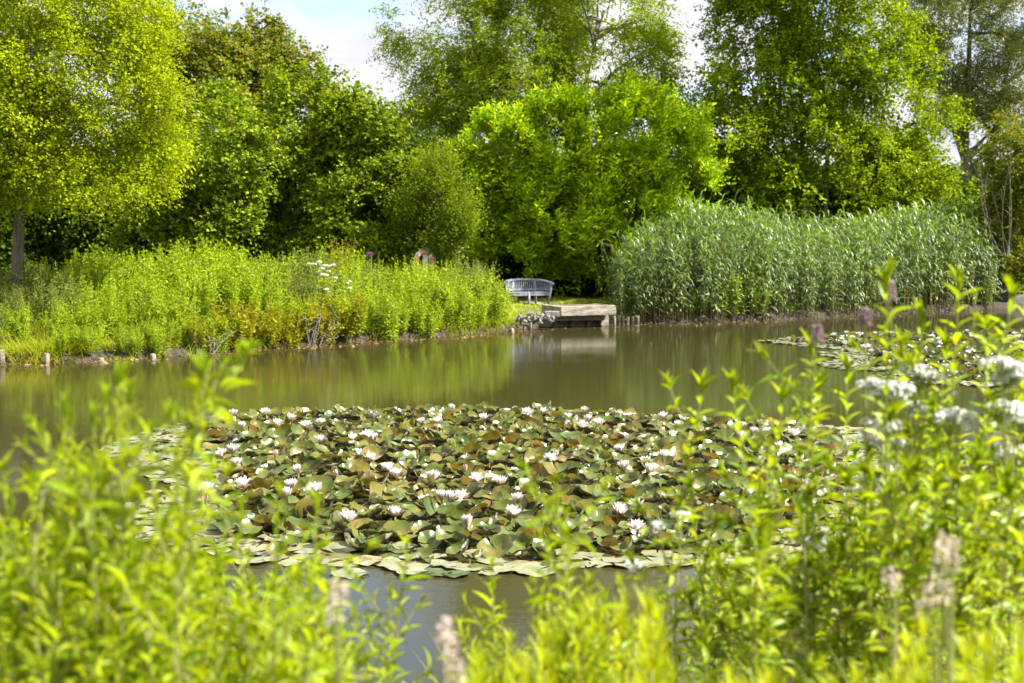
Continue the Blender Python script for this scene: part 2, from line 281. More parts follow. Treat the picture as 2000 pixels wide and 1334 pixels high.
# lily pads: green mottled upper side, rusty underside
def pad_mat(name, c1, c2, c3, under1, under2, rough):
    m, t = newmat(name); o = N(t, 'ShaderNodeOutputMaterial'); g = N(t, 'ShaderNodeNewGeometry'); tcn = N(t, 'ShaderNodeTexCoord'); oi = N(t, 'ShaderNodeObjectInfo')
    va = N(t, 'ShaderNodeVectorMath', operation='ADD'); t.links.new(tcn.outputs['Object'], va.inputs[0])
    sc = N(t, 'ShaderNodeMath', operation='MULTIPLY'); sc.inputs[1].default_value = 40; t.links.new(oi.outputs['Random'], sc.inputs[0]); t.links.new(sc.outputs[0], va.inputs[1])
    n1 = N(t, 'ShaderNodeTexNoise'); n1.inputs['Scale'].default_value = 9; n1.inputs['Detail'].default_value = 6; n1.inputs['Roughness'].default_value = .6; t.links.new(va.outputs[0], n1.inputs['Vector'])
    n2 = N(t, 'ShaderNodeTexNoise'); n2.inputs['Scale'].default_value = 55; n2.inputs['Detail'].default_value = 3; t.links.new(va.outputs[0], n2.inputs['Vector'])
    a1 = N(t, 'ShaderNodeMath', operation='MULTIPLY_ADD'); t.links.new(oi.outputs['Random'], a1.inputs[0]); a1.inputs[1].default_value = .22; t.links.new(n1.outputs['Fac'], a1.inputs[2])
    a3 = N(t, 'ShaderNodeMath', operation='MULTIPLY_ADD'); t.links.new(g.outputs['Random Per Island'], a3.inputs[0]); a3.inputs[1].default_value = .18; t.links.new(a1.outputs[0], a3.inputs[2])
    top = ramp(t, [c1, c2, c3, (.26,.15,.045), (.22,.09,.04)], a3.outputs[0], [.49, .68, .84, .93, 1.02])
    sp = ramp(t, [(1, 1, 1), (1.0, .85, .5)], n2.outputs['Fac'], [.58, .66])
    tm = N(t, 'ShaderNodeMixRGB', blend_type='MULTIPLY'); tm.inputs[0].default_value = .5; t.links.new(top.outputs[0], tm.inputs[1]); t.links.new(sp.outputs[0], tm.inputs[2])
    un = ramp(t, [under1, under2, (.16,.15,.03)], a3.outputs[0], [.45, .68, .85])
    cx = N(t, 'ShaderNodeMixRGB'); t.links.new(g.outputs['Backfacing'], cx.inputs[0]); t.links.new(tm.outputs[0], cx.inputs[1]); t.links.new(un.outputs[0], cx.inputs[2])
    d = N(t, 'ShaderNodeBsdfDiffuse'); t.links.new(cx.outputs[0], d.inputs[0])
    tl = N(t, 'ShaderNodeBsdfTranslucent'); tr = ramp(t, [(.26,.27,.012), (.38,.28,.012), (.40,.19,.02)], a3.outputs[0], [.45, .7, .9]); t.links.new(tr.outputs[0], tl.inputs[0])
    ms = N(t, 'ShaderNodeMixShader'); ms.inputs[0].default_value = .33; t.links.new(d.outputs[0], ms.inputs[1]); t.links.new(tl.outputs[0], ms.inputs[2])
    fr = N(t, 'ShaderNodeFresnel'); fr.inputs[0].default_value = 1.45; gl = N(t, 'ShaderNodeBsdfGlossy'); gl.inputs['Roughness'].default_value = rough
    bp = N(t, 'ShaderNodeBump'); bp.inputs['Strength'].default_value = .25; bp.inputs['Distance'].default_value = .01; t.links.new(n1.outputs['Fac'], bp.inputs['Height']); t.links.new(bp.outputs[0], gl.inputs['Normal']); t.links.new(bp.outputs[0], d.inputs['Normal'])
    m2 = N(t, 'ShaderNodeMixShader'); t.links.new(fr.outputs[0], m2.inputs[0]); t.links.new(ms.outputs[0], m2.inputs[1]); t.links.new(gl.outputs[0], m2.inputs[2]); t.links.new(m2.outputs[0], o.inputs[0]); return m
M['pad'] = pad_mat('lily_pad_green', (.045,.085,.018), (.10,.145,.022), (.19,.18,.03), (.10,.07,.025), (.20,.13,.03), .27)
M['padflat'] = pad_mat('lily_pad_pale', (.22,.24,.10), (.33,.33,.17), (.40,.36,.18), (.12,.06,.03), (.20,.10,.04), .38)  # sky sheen on the flat pads is worked into this pale colour
M['petal'] = leaf_mat('white_petal', [(.88,.88,.84), (.90,.90,.87), (.88,.86,.83)], .35, tmul=(1, .98, .95), rough=.5, spec=.3, var=.03, gain=1.0)
M['sepal'] = leaf_mat('pink_green_sepal', [(.55,.27,.22), (.62,.40,.35), (.45,.28,.16)], .3, tmul=(1, .9, .8), var=.1, gain=1.0)
M['budsepal'] = leaf_mat('rosy_bud_sepal', [(.60,.33,.27), (.68,.46,.40), (.52,.33,.22)], .3, tmul=(1, .9, .8), var=.1, gain=1.0)
M['stamen'] = leaf_mat('yellow_stamen', [(.75,.48,.05), (.80,.56,.08)], .2, tmul=(1, 1, 1), gain=1.0)
M['stalk'] = solid_mat('lily_stalk', [(.20,.12,.05), (.26,.20,.07)], 10, bump=0)

# ---------------------------------------------------------------- the lie of the land
SHORE_PX = [(0,712),(150,707),(300,699),(400,691),(500,682),(600,676),(700,668),(800,662),(900,655),(985,648),(1020,642),(1110,636),(1210,632),(1330,631),(1500,626),(1640,619),(1750,613),(1860,608),(1930,604),(2010,602)]
FAR = [on(a, b)[:2] for a, b in SHORE_PX]
POND = [(-34., 25.)] + [tuple(q) for q in FAR] + [(24., 55.5), (40., 57.), (44., 30.), (30., 8.5), (14., 7.4), (7., 7.3), (3., 7.7), (0., 7.2), (-3., 7.5), (-7., 7.1), (-16., 7.8), (-34., 9.)]
PA = np.array(POND); PB = np.roll(PA, -1, axis=0)
def sdf(x, y, A=PA, B=PB):
    x = np.asarray(x, float); y = np.asarray(y, float); P = np.stack([x, y], -1)
    best = np.full(x.shape, 1e9); inside = np.zeros(x.shape, bool)
    for a, bb in zip(A, B):
        e = bb-a; w = P-a; h = np.clip((w@e)/(e@e), 0, 1)
        best = np.minimum(best, np.linalg.norm(w-h[..., None]*e, axis=-1))
        c = ((a[1] > y) != (bb[1] > y)); xi = a[0] + (y-a[1])/((bb[1]-a[1]) if bb[1] != a[1] else 1e-9)*(bb[0]-a[0]); inside ^= c & (x < xi)
    return np.where(inside, -best, best)
def sm(t): t = np.clip(t, 0, 1); return t*t*(3-2*t)
def zg(x, y):
    x = np.asarray(x, float); y = np.asarray(y, float); d = sdf(x, y)
    wob = .04*np.sin(x*1.7+y*.9)+.03*np.sin(x*3.1-y*2.3)
    far = .20*sm(d/.16) + .30*sm((d-.2)/2.0) + wob*sm(d/1.5)
    near = .10*sm(d/.25) + np.clip(d*.19, 0, 1.05) + wob*sm(d/1.5)
    h = np.where(y < 20, near, far)
    return np.where(d < 0, -.12-.9*sm(-d/2), h-.12*(d < .05)*0 - .10*(1-sm(d/.12)))
def zg1(x, y): return float(zg(np.array([x]), np.array([y]))[0])
gx = np.concatenate([[-3000, -1200, -500, -200, -90, -55], np.arange(-36, 40.01, .22), [55, 90, 200, 500, 1200, 3000]])
gy = np.concatenate([[-3000, -1200, -400, -120, -50, -20, -10, -6, -3, -1], np.arange(0, 60.01, .22), [64, 70, 80, 100, 150, 300, 700, 1500, 3500]])
X, Y = np.meshgrid(gx, gy); Z = zg(X, Y); mb = MB(); a, b_ = X.shape
i, j = np.meshgrid(np.arange(a-1), np.arange(b_-1), indexing='ij')
mb.add(np.stack([X, Y, Z], -1), np.stack([i*b_+j, i*b_+j+1, (i+1)*b_+j+1, (i+1)*b_+j], -1).reshape(-1, 4), 0, True)
tag(mb.obj('ground', M['ground']), None, None, kind='structure')
mb = MB(); mb.add([[-60, 3, 0], [60, 3, 0], [60, 70, 0], [-60, 70, 0]], [[0, 1, 2, 3]])
tag(mb.obj('pond_water', M['water']), None, None, kind='structure')
# gravel path in front of the bench
pp = [on(x, y, .5) for x, y in [(930,612),(1020,606),(1085,600),(1150,594),(1120,589.5),(1060,591),(980,594),(930,597)]]
mb = MB(); V = np.array([[q[0], q[1], zg1(q[0], q[1])+.03] for q in pp]); mb.add(V, [[0,1,6,7],[1,2,5,6],[2,3,4,5]])
tag(mb.obj('gravel_path', M['gravel']), None, None, kind='structure')

# ---------------------------------------------------------------- trees
UP = np.array([0, 0, 1.])
def crown(mb, rng, lobes, nc, tw, m, tl, L, W, tpl, out=.6, up=.3, rnd=.6, gap=None, droop=0.0, nup=.6, nout=.35, nrnd=.55, shell=.75, freq=.55, side=.8):
    """leaf sprays through the lobes; returns the spray centres"""
    vol = np.array([l[1][0]*l[1][1]*l[1][2] for l in lobes])**(2/3); pick = rng.choice(len(lobes), nc, p=vol/vol.sum())
    c = np.array([l[0] for l in lobes])[pick]; a = np.array([l[1] for l in lobes])[pick]
    u = nrm(rng.normal(size=(nc, 3))); r = np.where(rng.random(nc) < shell, .72+.33*rng.random(nc)**.8, rng.random(nc)**.45*.85)
    C = c + u*a*r[:, None]; O = nrm(u/a)
    r2 = 1+.55*np.array([mnoise.noise(Vector(q)*freq*.9+Vector((7, 3, 1))) for q in C]); C = c + u*a*(r*np.where(r > .6, r2, 1))[:, None]
    if gap is not None:
        keep = np.array([mnoise.noise(Vector(q)*freq) > gap for q in C]); C, O = C[keep], O[keep]
    k = C[:, 2] > .3; C, O = C[k], O[k]; nc = len(C)
    d = nrm(O[:, None]*out + UP*up + rng.normal(size=(nc, tw, 3))*rnd)
    ln = tl*(.6+.8*rng.random((nc, tw, 1)))
    t = (np.arange(m)+.5)/m
    P = C[:, None, None] + d[:, :, None]*(ln[..., None]*t[None, None, :, None])
    P = P + rng.normal(size=P.shape)*tl*.07; P[..., 2] -= droop*(ln*t[None, None, :]**2)
    S = nrm(np.cross(d, UP+rng.normal(size=d.shape)*.4)); sg = np.where(np.arange(m) % 2, 1, -1)
    D = d[:, :, None]*(1-side*.5) + S[:, :, None]*sg[None, None, :, None]*side + rng.normal(size=P.shape)*.3; D[..., 2] -= droop*.8
    Nn = UP*nup + O[:, None, None]*nout + rng.normal(size=P.shape)*nrnd
    n = P.reshape(-1, 3).shape[0]; s = .65+.7*rng.random(n)
    mb.leaves(tpl, P.reshape(-1, 3), D.reshape(-1, 3), Nn.reshape(-1, 3), L*s, W*s); return C
def lob(rows, Y, thick=1.0):
    res = []
    for r in rows:
        px, py, rx, rz = r[:4]; dY = r[4] if len(r) > 4 else 0; yy = Y+dY
        res.append((at(px, py, yy), np.array([rx/F*yy, max(rx, rz)/F*yy*thick, rz/F*yy])))
    return res
def bez(p0, p1, p2, n=8):
    t = np.linspace(0, 1, n)[:, None]; return (1-t)**2*p0 + 2*t*(1-t)*p1 + t*t*p2
def limbs(mb, rng, trunks, C, nl, r0, lo=.3, sides=5):
    for k in range(nl):
        tr, rr = trunks[rng.integers(len(trunks))]
        f = lo + (1-lo)*rng.random(); q = f*(len(tr)-1); ii = int(min(q, len(tr)-2)); b0 = tr[ii]+(tr[ii+1]-tr[ii])*(q-ii)
        near = C[rng.integers(0, len(C), 6)]; tgt = near[np.argmin(np.linalg.norm(near-b0, axis=1))]
        if tgt[2] < b0[2]-1: continue
        mid = b0*.5+tgt*.5 + np.array([0, 0, .12*np.linalg.norm(tgt-b0)]) + rng.normal(size=3)*.15
        pth = bez(b0, mid, tgt); r1 = r0*(.35+.4*rng.random())*(1-.5*f); mb.tube(pth, np.linspace(r1, .008, 8), sides, cap=False)
        for _ in range(3):
            b1 = pth[rng.integers(3, 7)]; e = b1+nrm(nrm(tgt-b0)+rng.normal(size=3)*.8)*(.5+.7*rng.random()); mb.tube(bez(b1, (b1+e)/2+rng.normal(size=3)*.06, e, 5), np.linspace(r1*.35, .005, 5), 4, cap=False)
def trunk_path(rng, base, top, wob=.08, n=12):
    t = np.linspace(0, 1, n)[:, None]; p = base+(top-base)*t; p[1:-1, :2] += np.cumsum(rng.normal(size=(n-2, 2))*wob*.5, axis=0)*np.sin(np.linspace(0, math.pi, n-2))[:, None]; return p
def tree(name, label, cat, seed, lobes, trunks, cp, leaf, bark, nl=30, group=None):
    rng = np.random.default_rng(seed); base = trunks[0][0]; root = tag(empty(name, base), label, cat, group)
    tm = MB(); tp = []
    for b0, top, r in trunks:
        pth = trunk_path(rng, np.array(b0), np.array(top)); rad = np.linspace(r, r*.25, len(pth)); rad[0] *= 1.25; tm.tube(pth, rad, 9, cap=False); tp.append((pth, rad))
    cm_ = MB(); C = crown(cm_, rng, lobes, **cp)
    limbs(tm, rng, tp, C, nl, trunks[0][2])
    for mbx, nm, mt in ((tm, 'trunk', bark), (cm_, 'crown', leaf)):
        for v in mbx.v: v -= base
        mbx.obj(nm, M[mt], root)
    return root
def foot(px, Y): x = (px-1000)/F*Y; return np.array([x, Y, zg1(x, Y)-.05])

tree('oak_tree', 'yellow-green broadleaf tree with a bare lower trunk standing on the left bank', 'tree', 11,
     lob([(30,-60,240,200),(200,100,140,150),(40,190,240,150),(205,250,140,105),(90,320,200,90),(-120,150,200,250),(280,50,42,50,-.5),(265,325,70,60)], 33.5),
     [(foot(28, 33.5), at(45, -60, 33.5), .17)], dict(nc=5200, tw=5, m=9, tl=.55, L=.075, W=.055, tpl=DIAMOND, out=.55, up=.1, rnd=.6, gap=-.28, droop=.12), 'oak', 'bark', 40)
tree('maple_tree', 'olive tree with reddish tips, tallest crown behind the hazels on the left', 'tree', 12,
     lob([(400,150,120,100),(490,110,90,85),(545,170,70,75),(440,240,180,100),(508,60,36,36),(588,120,34,36),(340,110,60,60),(640,200,30,30)], 54),
     [(foot(470, 54), at(480, 90, 54), .22)], dict(nc=1900, tw=5, m=9, tl=.6, L=.13, W=.10, tpl=DIAMOND, out=.6, up=.35, rnd=.6, gap=-.2, droop=.2), 'maple', 'bark', 25)
hz = dict(tw=5, m=9, tl=.5, L=.10, W=.085, tpl=OVAL, out=.7, up=.15, rnd=.5, gap=-.05, droop=.2, freq=.75)
tree('hazel_tree', 'round-leaved hazel with its foot in dark shade, next to the yellow-green tree', 'tree', 13,
     lob([(430,300,150,100),(350,410,110,90),(470,410,130,90),(430,490,150,60,-.5)], 44, .8), [(foot(430, 44), at(430, 280, 44), .09), (foot(450, 44.3), at(500, 330, 44), .07)], dict(nc=2300, **hz), 'hazel', 'bark', 18, 'hazels behind the left bank')
tree('hazel_tree', 'tall round-leaved hazel below the olive tree with reddish tips', 'tree', 14,
     lob([(610,255,130,95),(690,240,60,60),(560,330,150,110),(610,430,150,90),(600,500,150,60,-.5)], 45, .8), [(foot(590, 45), at(600, 250, 45), .1), (foot(615, 45.4), at(640, 300, 45), .07)], dict(nc=2700, **hz), 'hazel', 'bark', 18, 'hazels behind the left bank')
tree('hazel_tree', 'sloping round-leaved hazel between the tall hazel and the laurels', 'tree', 15,
     lob([(715,270,80,80),(765,330,75,80),(800,400,90,80),(720,420,120,90),(830,440,50,70),(760,500,120,60,-.4)], 44, .8), [(foot(745, 44), at(740, 300, 44), .08), (foot(770, 44.3), at(800, 360, 44), .06)], dict(nc=2200, **hz), 'hazel', 'bark', 15, 'hazels behind the left bank')
tree('ash_tree', 'tall airy ash with feathery leaves rising behind the laurels', 'tree', 16,
     lob([(900,70,140,100),(1050,30,150,150),(1180,80,130,130),(1000,190,170,100),(860,190,100,90),(850,275,75,50),(1260,140,80,90),(1150,200,130,80),(1060,-110,210,120),(790,215,40,40)], 60),
     [(foot(1010, 60), at(1060, -60, 60), .28), (foot(1000, 60.3), at(930, 20, 60), .18), (foot(1030, 60.3), at(1180, 20, 60), .18)],
     dict(nc=3000, tw=6, m=12, tl=.95, L=.17, W=.055, tpl=DIAMOND, out=.6, up=.05, rnd=.5, gap=-.12, droop=.4, freq=.42, side=.9), 'ash', 'palebark', 60)
tree('sallow_shrub', 'narrow upright olive shrub standing between the hazel and the laurels', 'shrub', 17,
     lob([(850,475,50,45),(790,465,20,50),(812,425,20,60),(838,385,17,50),(860,352,15,42),(884,420,22,58),(906,458,16,38)], 42.5), [(foot(850, 42.5), at(850, 380, 42.5), .04)], dict(nc=1100, tw=4, m=9, tl=.75, L=.085, W=.042, tpl=DIAMOND, out=.35, up=.9, rnd=.35, gap=-.08, freq=1.0), 'sallow', 'bark', 12)
lr = dict(tw=3, m=11, tl=.6, L=.17, W=.062, tpl=OVAL, out=.6, up=.75, rnd=.26, gap=.08, shell=.9, nup=.4, nout=.55, side=.75, freq=.9)
tree('laurel_shrub', 'large glossy yellow-green laurel directly behind the bench', 'shrub', 18,
     lob([(1060,300,100,90),(985,330,90,90),(1060,420,150,95),(1050,490,140,55,-.3),(950,390,70,80),(1090,240,50,40)], 49, .7), [(foot(1030, 49.5), at(1040, 300, 49.5), .1)], dict(nc=4200, **lr), 'laurel', 'bark', 14, 'laurels behind the bench')
tree('laurel_shrub', 'large glossy laurel behind the left end of the reeds', 'shrub', 19,
     lob([(1230,290,120,95),(1180,300,60,90),(1330,320,90,95),(1250,410,150,95),(1240,490,160,60,-.3),(1150,440,80,80)], 49.6, .7), [(foot(1240, 50), at(1240, 290, 50), .1)], dict(nc=4200, **lr), 'laurel', 'bark', 14, 'laurels behind the bench')
tree('alder_tree', 'tall many-stemmed alder standing behind the reed bed', 'tree', 20,
     lob([(1465,50,80,105),(1400,250,70,90,-2),(1425,180,55,60),(1590,-175,170,105,-10),(1540,10,130,130),(1660,80,140,130),(1560,180,150,95),(1730,200,120,105),(1440,290,110,95),(1620,300,170,105),(1790,310,95,85),(1480,380,130,65),(1700,390,170,60),(1830,375,55,55),(1600,-120,170,100)], 57),  # lobe set far forward of the crown is added, out of view, to shade the bench
     [(foot(1545, 57), at(1520, 40, 57), .11), (foot(1578, 57.4), at(1560, -60, 57), .13), (foot(1600, 57), at(1640, 0, 57), .11), (foot(1660, 57.3), at(1740, 130, 57), .11), (foot(1565, 57.8), at(1450, 90, 58), .09)],
     dict(nc=5900, tw=5, m=9, tl=.6, L=.105, W=.09, tpl=OVAL, out=.6, up=.05, rnd=.55, gap=-.16, droop=.1, freq=.6), 'alder', 'palebark', 70)
tree('willow_tree', 'grey-green willow with a dark trunk, farthest back beside the alder', 'tree', 21,
     lob([(1900,40,130,100),(1815,120,55,70),(1960,150,90,90),(1850,200,45,50),(1900,-80,160,90),(1995,220,60,70)], 68),
     [(foot(1885, 68), at(1895, 20, 68), .3), (foot(1888, 68), at(1975, 100, 68), .16)], dict(nc=1700, tw=6, m=12, tl=.8, L=.17, W=.05, tpl=DIAMOND, out=.5, up=.2, rnd=.6, gap=-.15, droop=.3), 'willow', 'bark', 30)
rt = tree('bramble_thicket', 'rough thicket with bare grey branches right of the reed bed', 'shrub', 22,
     lob([(1985,310,60,80),(1995,400,60,80),(1930,460,45,45),(1910,510,40,45),(1980,490,60,70)], 54), [(foot(1970, 54), at(1980, 330, 54), .06)], dict(nc=1300, tw=4, m=9, tl=.5, L=.10, W=.07, tpl=OVAL, out=.5, up=.2, rnd=.7, gap=-.1), 'bramble', 'bark', 10)
rng = np.random.default_rng(5); mb = MB(); b0 = at(1950, 560, 52.6)
for k in range(6):
    b0 = at(1935+rng.random()*40, 500, 52.6); e = at(1905+rng.random()*80, 270+rng.random()*110, 52.4+rng.random()*.8); pth = bez(b0, (b0+e)/2+rng.normal(size=3)*.25, e); mb.tube(pth, np.linspace(.022, .006, 8), 5, cap=False)
    for _ in range(3):
        q = pth[rng.integers(3, 7)]; mb.tube(bez(q, q+rng.normal(size=3)*.08+UP*.2, q+nrm(rng.normal(size=3)*.6+UP)*.6, 5), np.linspace(.01, .004, 5), 4, cap=False)
mb.v = [v-np.array(rt.location) for v in mb.v]; mb.obj('bare_branches', M['twig'], rt)
# dark shrubs that close the view under and behind the trees
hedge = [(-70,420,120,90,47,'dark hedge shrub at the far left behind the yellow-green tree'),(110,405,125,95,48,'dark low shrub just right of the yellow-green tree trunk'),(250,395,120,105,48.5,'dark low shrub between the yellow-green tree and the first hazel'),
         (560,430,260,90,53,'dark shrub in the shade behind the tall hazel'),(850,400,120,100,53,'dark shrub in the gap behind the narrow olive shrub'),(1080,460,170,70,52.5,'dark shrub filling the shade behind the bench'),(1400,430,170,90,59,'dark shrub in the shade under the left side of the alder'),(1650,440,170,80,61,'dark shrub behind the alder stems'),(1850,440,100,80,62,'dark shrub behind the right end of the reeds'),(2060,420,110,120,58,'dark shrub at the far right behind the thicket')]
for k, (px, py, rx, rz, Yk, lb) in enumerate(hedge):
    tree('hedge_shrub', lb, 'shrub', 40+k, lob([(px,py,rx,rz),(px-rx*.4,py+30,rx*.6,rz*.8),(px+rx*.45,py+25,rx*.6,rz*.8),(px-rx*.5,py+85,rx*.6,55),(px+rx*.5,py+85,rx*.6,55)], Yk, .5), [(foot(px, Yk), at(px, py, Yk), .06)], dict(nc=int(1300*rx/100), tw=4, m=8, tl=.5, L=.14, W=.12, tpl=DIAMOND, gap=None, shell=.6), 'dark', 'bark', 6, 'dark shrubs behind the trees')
# a far-off wood, one mass
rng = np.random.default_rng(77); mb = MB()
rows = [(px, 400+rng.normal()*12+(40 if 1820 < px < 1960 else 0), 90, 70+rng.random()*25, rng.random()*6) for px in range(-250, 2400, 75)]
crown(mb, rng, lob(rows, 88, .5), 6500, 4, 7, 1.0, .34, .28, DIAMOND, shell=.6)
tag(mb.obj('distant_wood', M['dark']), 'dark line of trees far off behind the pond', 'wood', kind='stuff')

# ---------------------------------------------------------------- herbs
def herb(rng, H, nst, spread, L, W, gap, t0=.2, shoots=4, e0=10, e1=65, tpl=LANCE, r0=.004, spiral=False, shootL=.22, lean=.1, hvar=.25, top=4, taper=.55):
    st, lf = MB(), MB(); P, D, Nn, LL, WW = [], [], [], [], []; tips = []
    def one(p0, p1, r, gp, ts, mul, sh):
        ln = np.linalg.norm(p1-p0); t = np.linspace(0, 1, 7)[:, None]; bow = rng.normal(size=3)*.04*ln; bow[2] = 0
        pth = p0+(p1-p0)*t+bow*np.sin(math.pi*t); st.tube(pth, np.linspace(r, r*.4, 7), 5, cap=False)
        n = max(2, int(ln*(1-ts)/gp)); tn = np.linspace(ts, .985, n); q = tn*6; ii = np.minimum(q.astype(int), 5); pos = pth[ii]+(pth[ii+1]-pth[ii])*(q-ii)[:, None]
        ax = nrm(p1-p0); A = nrm(np.cross(ax, np.array([.3, .9, .2]))); B = np.cross(ax, A); ph = rng.random()*6.28
        for s in ((0,) if spiral else (0, math.pi)):
            az = ph+s+np.arange(n)*(2.4 if spiral else math.pi/2)+rng.normal(size=n)*.25
            rad = np.cos(az)[:, None]*A+np.sin(az)[:, None]*B; e = np.radians(e0+(e1-e0)*tn**2.2+rng.normal(size=n)*13)
            P.append(pos); D.append(ax*np.sin(e)[:, None]+rad*np.cos(e)[:, None]); Nn.append(ax*np.cos(e)[:, None]-rad*np.sin(e)[:, None]+rng.normal(size=(n, 3))*.22)
            l = mul*(1-taper*tn**3)*(.75+.4*rng.random(n))*(.55+.45*np.minimum(1, (tn-ts)/.2+.3)); LL.append(L*l); WW.append(W*l*(.85+.3*rng.random(n)))
        for _ in range(top):
            az = rng.random()*6.28; e = R(62+rng.random()*24); rad = math.cos(az)*A+math.sin(az)*B
            P.append(pth[-1][None]); D.append((ax*math.sin(e)+rad*math.cos(e))[None]); Nn.append((ax*math.cos(e)-rad*math.sin(e))[None]); LL.append(np.array([L*mul*(1.02-taper)*(.85+.6*rng.random())])); WW.append(np.array([W*mul*.6]))
        tips.append(pth[-1])
        for _ in range(sh):
            f = .5+.42*rng.random(); b0 = pth[0]+(pth[-1]-pth[0])*f+bow*math.sin(math.pi*f); az = rng.random()*6.28
            d = nrm(ax*1.1+(math.cos(az)*A+math.sin(az)*B)*(.6+.3*rng.random())); one(b0, b0+d*shootL*(.6+.7*rng.random())*(1.3-f*.6), r*.6, gp*.95, .15, mul*.8, 0)
    for k in range(nst):
        a = rng.random()*6.28; rr = spread*math.sqrt(rng.random())*(nst > 1); p0 = np.array([math.cos(a)*rr*.45, math.sin(a)*rr*.45, 0])
        h = H*(1-hvar*rng.random()*(nst > 1)); lean = lean*(nst > 1)
        p1 = np.array([math.cos(a)*rr+rng.normal()*lean*h*.6, math.sin(a)*rr+rng.normal()*lean*h*.6, h]); one(p0, p1, r0, gap, t0, 1, shoots)
    lf.leaves(tpl, np.concatenate(P), np.concatenate(D), np.concatenate(Nn), np.concatenate(LL), np.concatenate(WW)); return st, lf, tips
def proto(stem, leaf, ms, ml, names=('stem', 'foliage')): return [(names[0], stem.mesh(names[0], ms)), (names[1], leaf.mesh(names[1], ml))]
def plant(name, parts, loc, rz, scale, cat, group, tilt=(0, 0)):
    root = tag(empty(name, loc, rz, scale), None, cat, group); root.rotation_euler = (Matrix.Rotation(tilt[1], 3, 'Y') @ Matrix.Rotation(tilt[0], 3, 'X') @ Matrix.Rotation(rz, 3, 'Z')).to_euler()
    for nm, me in parts: link(nm, me, root)
    return root

rng = np.random.default_rng(101)
HB = [proto(*herb(rng, 1.0, 18, .36, .105, .034, .045, .06, 4, hvar=.5, lean=.06)[:2], M['fgstem'], M['herb']) for _ in range(5)]
HD = [proto(*herb(rng, 1.0, 18, .40, .085, .028, .045, .08, 4, hvar=.5)[:2], M['fgstem'], M['herbdull']) for _ in range(3)]
DW = [proto(*herb(rng, 1.0, 22, .55, .13, .085, .085, .04, 5, tpl=OVAL, e0=5, e1=40, lean=.3, hvar=.6, shootL=.3)[:2], M['redstem'], M['dogwood']) for _ in range(3)]
left = {}
def bank(kind, plist, cat, name, group, protos):
    for px, Yd, topy in plist:
        x = (px-1000)/F*Yd; z0 = zg1(x, Yd)-.03; h = at(px, topy, Yd)[2]-z0
        if h < .25: h = .3+.2*rng.random()
        o = plant(name, protos[rng.integers(len(protos))], (x, Yd, z0), rng.random()*6.28, h, cat, group); left.setdefault(kind, []).append(o)
def shoreY(px):
    xs = [s[0] for s in SHORE_PX]; ys = [s[1] for s in SHORE_PX]; return on(px, float(np.interp(px, xs, ys)))[1]
# height outline of the left bank's herbs
TOPX = [0,60,100,150,220,300,350,420,470,520,560,620,660,700,740,800,850,900,935,960,985]; TOPY = [520,515,505,495,500,490,480,468,480,505,495,490,485,502,518,513,513,508,518,540,575]
for row, dY, n, cat in ((0,-.02,46,''),(1,.75,30,''),(2,1.9,27,''),(3,3.3,27,''),(4,4.9,26,''),(5,6.6,24,'')):
    P_ = []
    for k in range(n):
        px = (k+.5)/n*985+rng.normal()*14
        if px > 985: continue
        ty = float(np.interp(px, TOPX, TOPY)); bs = float(np.interp(px, [s[0] for s in SHORE_PX], [s[1] for s in SHORE_PX]))
        if row < 2 and 365 < px < 660 and rng.random() < .6: continue
        if row == 0 and ( (px < 130 and rng.random() < .6)): continue
        if row == 1 and (70 < px < 110): continue
        fr_ = ([.34, .60, .82, .97, 1.0, .97] if px < 670 else [.62, .88, .97, 1.0, 1.0, .97])[row]; P_.append((px, shoreY(px)+dY+rng.random()*.5, bs-(bs-ty)*fr_*(.9+.18*rng.random())))
    dull = [p for p in P_ if (row >= 2 and (p[0] < 130 or 690 < p[0] < 760 or p[0] > 880 or 560 < p[0] < 640))]
    bank(row, [p for p in P_ if p not in dull], 'plant', 'willowherb_clump', 'leafy green herbs on the left bank', HB); bank(('d', row), dull, 'plant', 'meadowsweet_clump', 'dull green herbs on the left bank', HD)
rn = ['waterline', 'second', 'third', 'fourth', 'fifth', 'back']
for k in range(6):
    if k in left: rank_labels(left[k], '{n} bright green herb in the left bank\'s ' + rn[k] + ' row')
    if ('d', k) in left: rank_labels(left[('d', k)], '{n} dull green herb in the left bank\'s ' + rn[k] + ' row')
bank('dw', [(p_, shoreY(p_)+d_, t_) for p_, d_, t_ in ((395,.15,620),(440,.3,588),(495,.25,590),(545,.2,610),(590,.3,596),(632,.1,612),(664,.3,572),(470,.05,632),(520,.1,630),(570,.05,640),(612,.3,585))], 'shrub', 'dogwood_shrub', 'yellow-green shrubs at the waterline', DW)
rank_labels(left['dw'], '{n} of the yellow-green reddish-stemmed shrubs low by the water')
bank('dk', [(668,40.2,460)], 'shrub', 'dogwood_shrub', None, [proto(*herb(rng, 1.0, 14, .2, .05, .03, .035, .2, 5, tpl=OVAL, e0=5, e1=40, lean=.06, hvar=.4, shootL=.15)[:2], M['redstem'], M['dogwood'])]); left['dk'][0]['label'] = 'yellowish shrub with reddish tips rising above the herbs left of the life ring'
bank('tip', [(965,39.9,545),(950,40.2,530),(978,40.4,562)], 'plant', 'willowherb_clump', 'leafy green herbs on the left bank', HB)
rank_labels(left['tip'], '{n} of the three pointed herbs beside the left end of the bench')

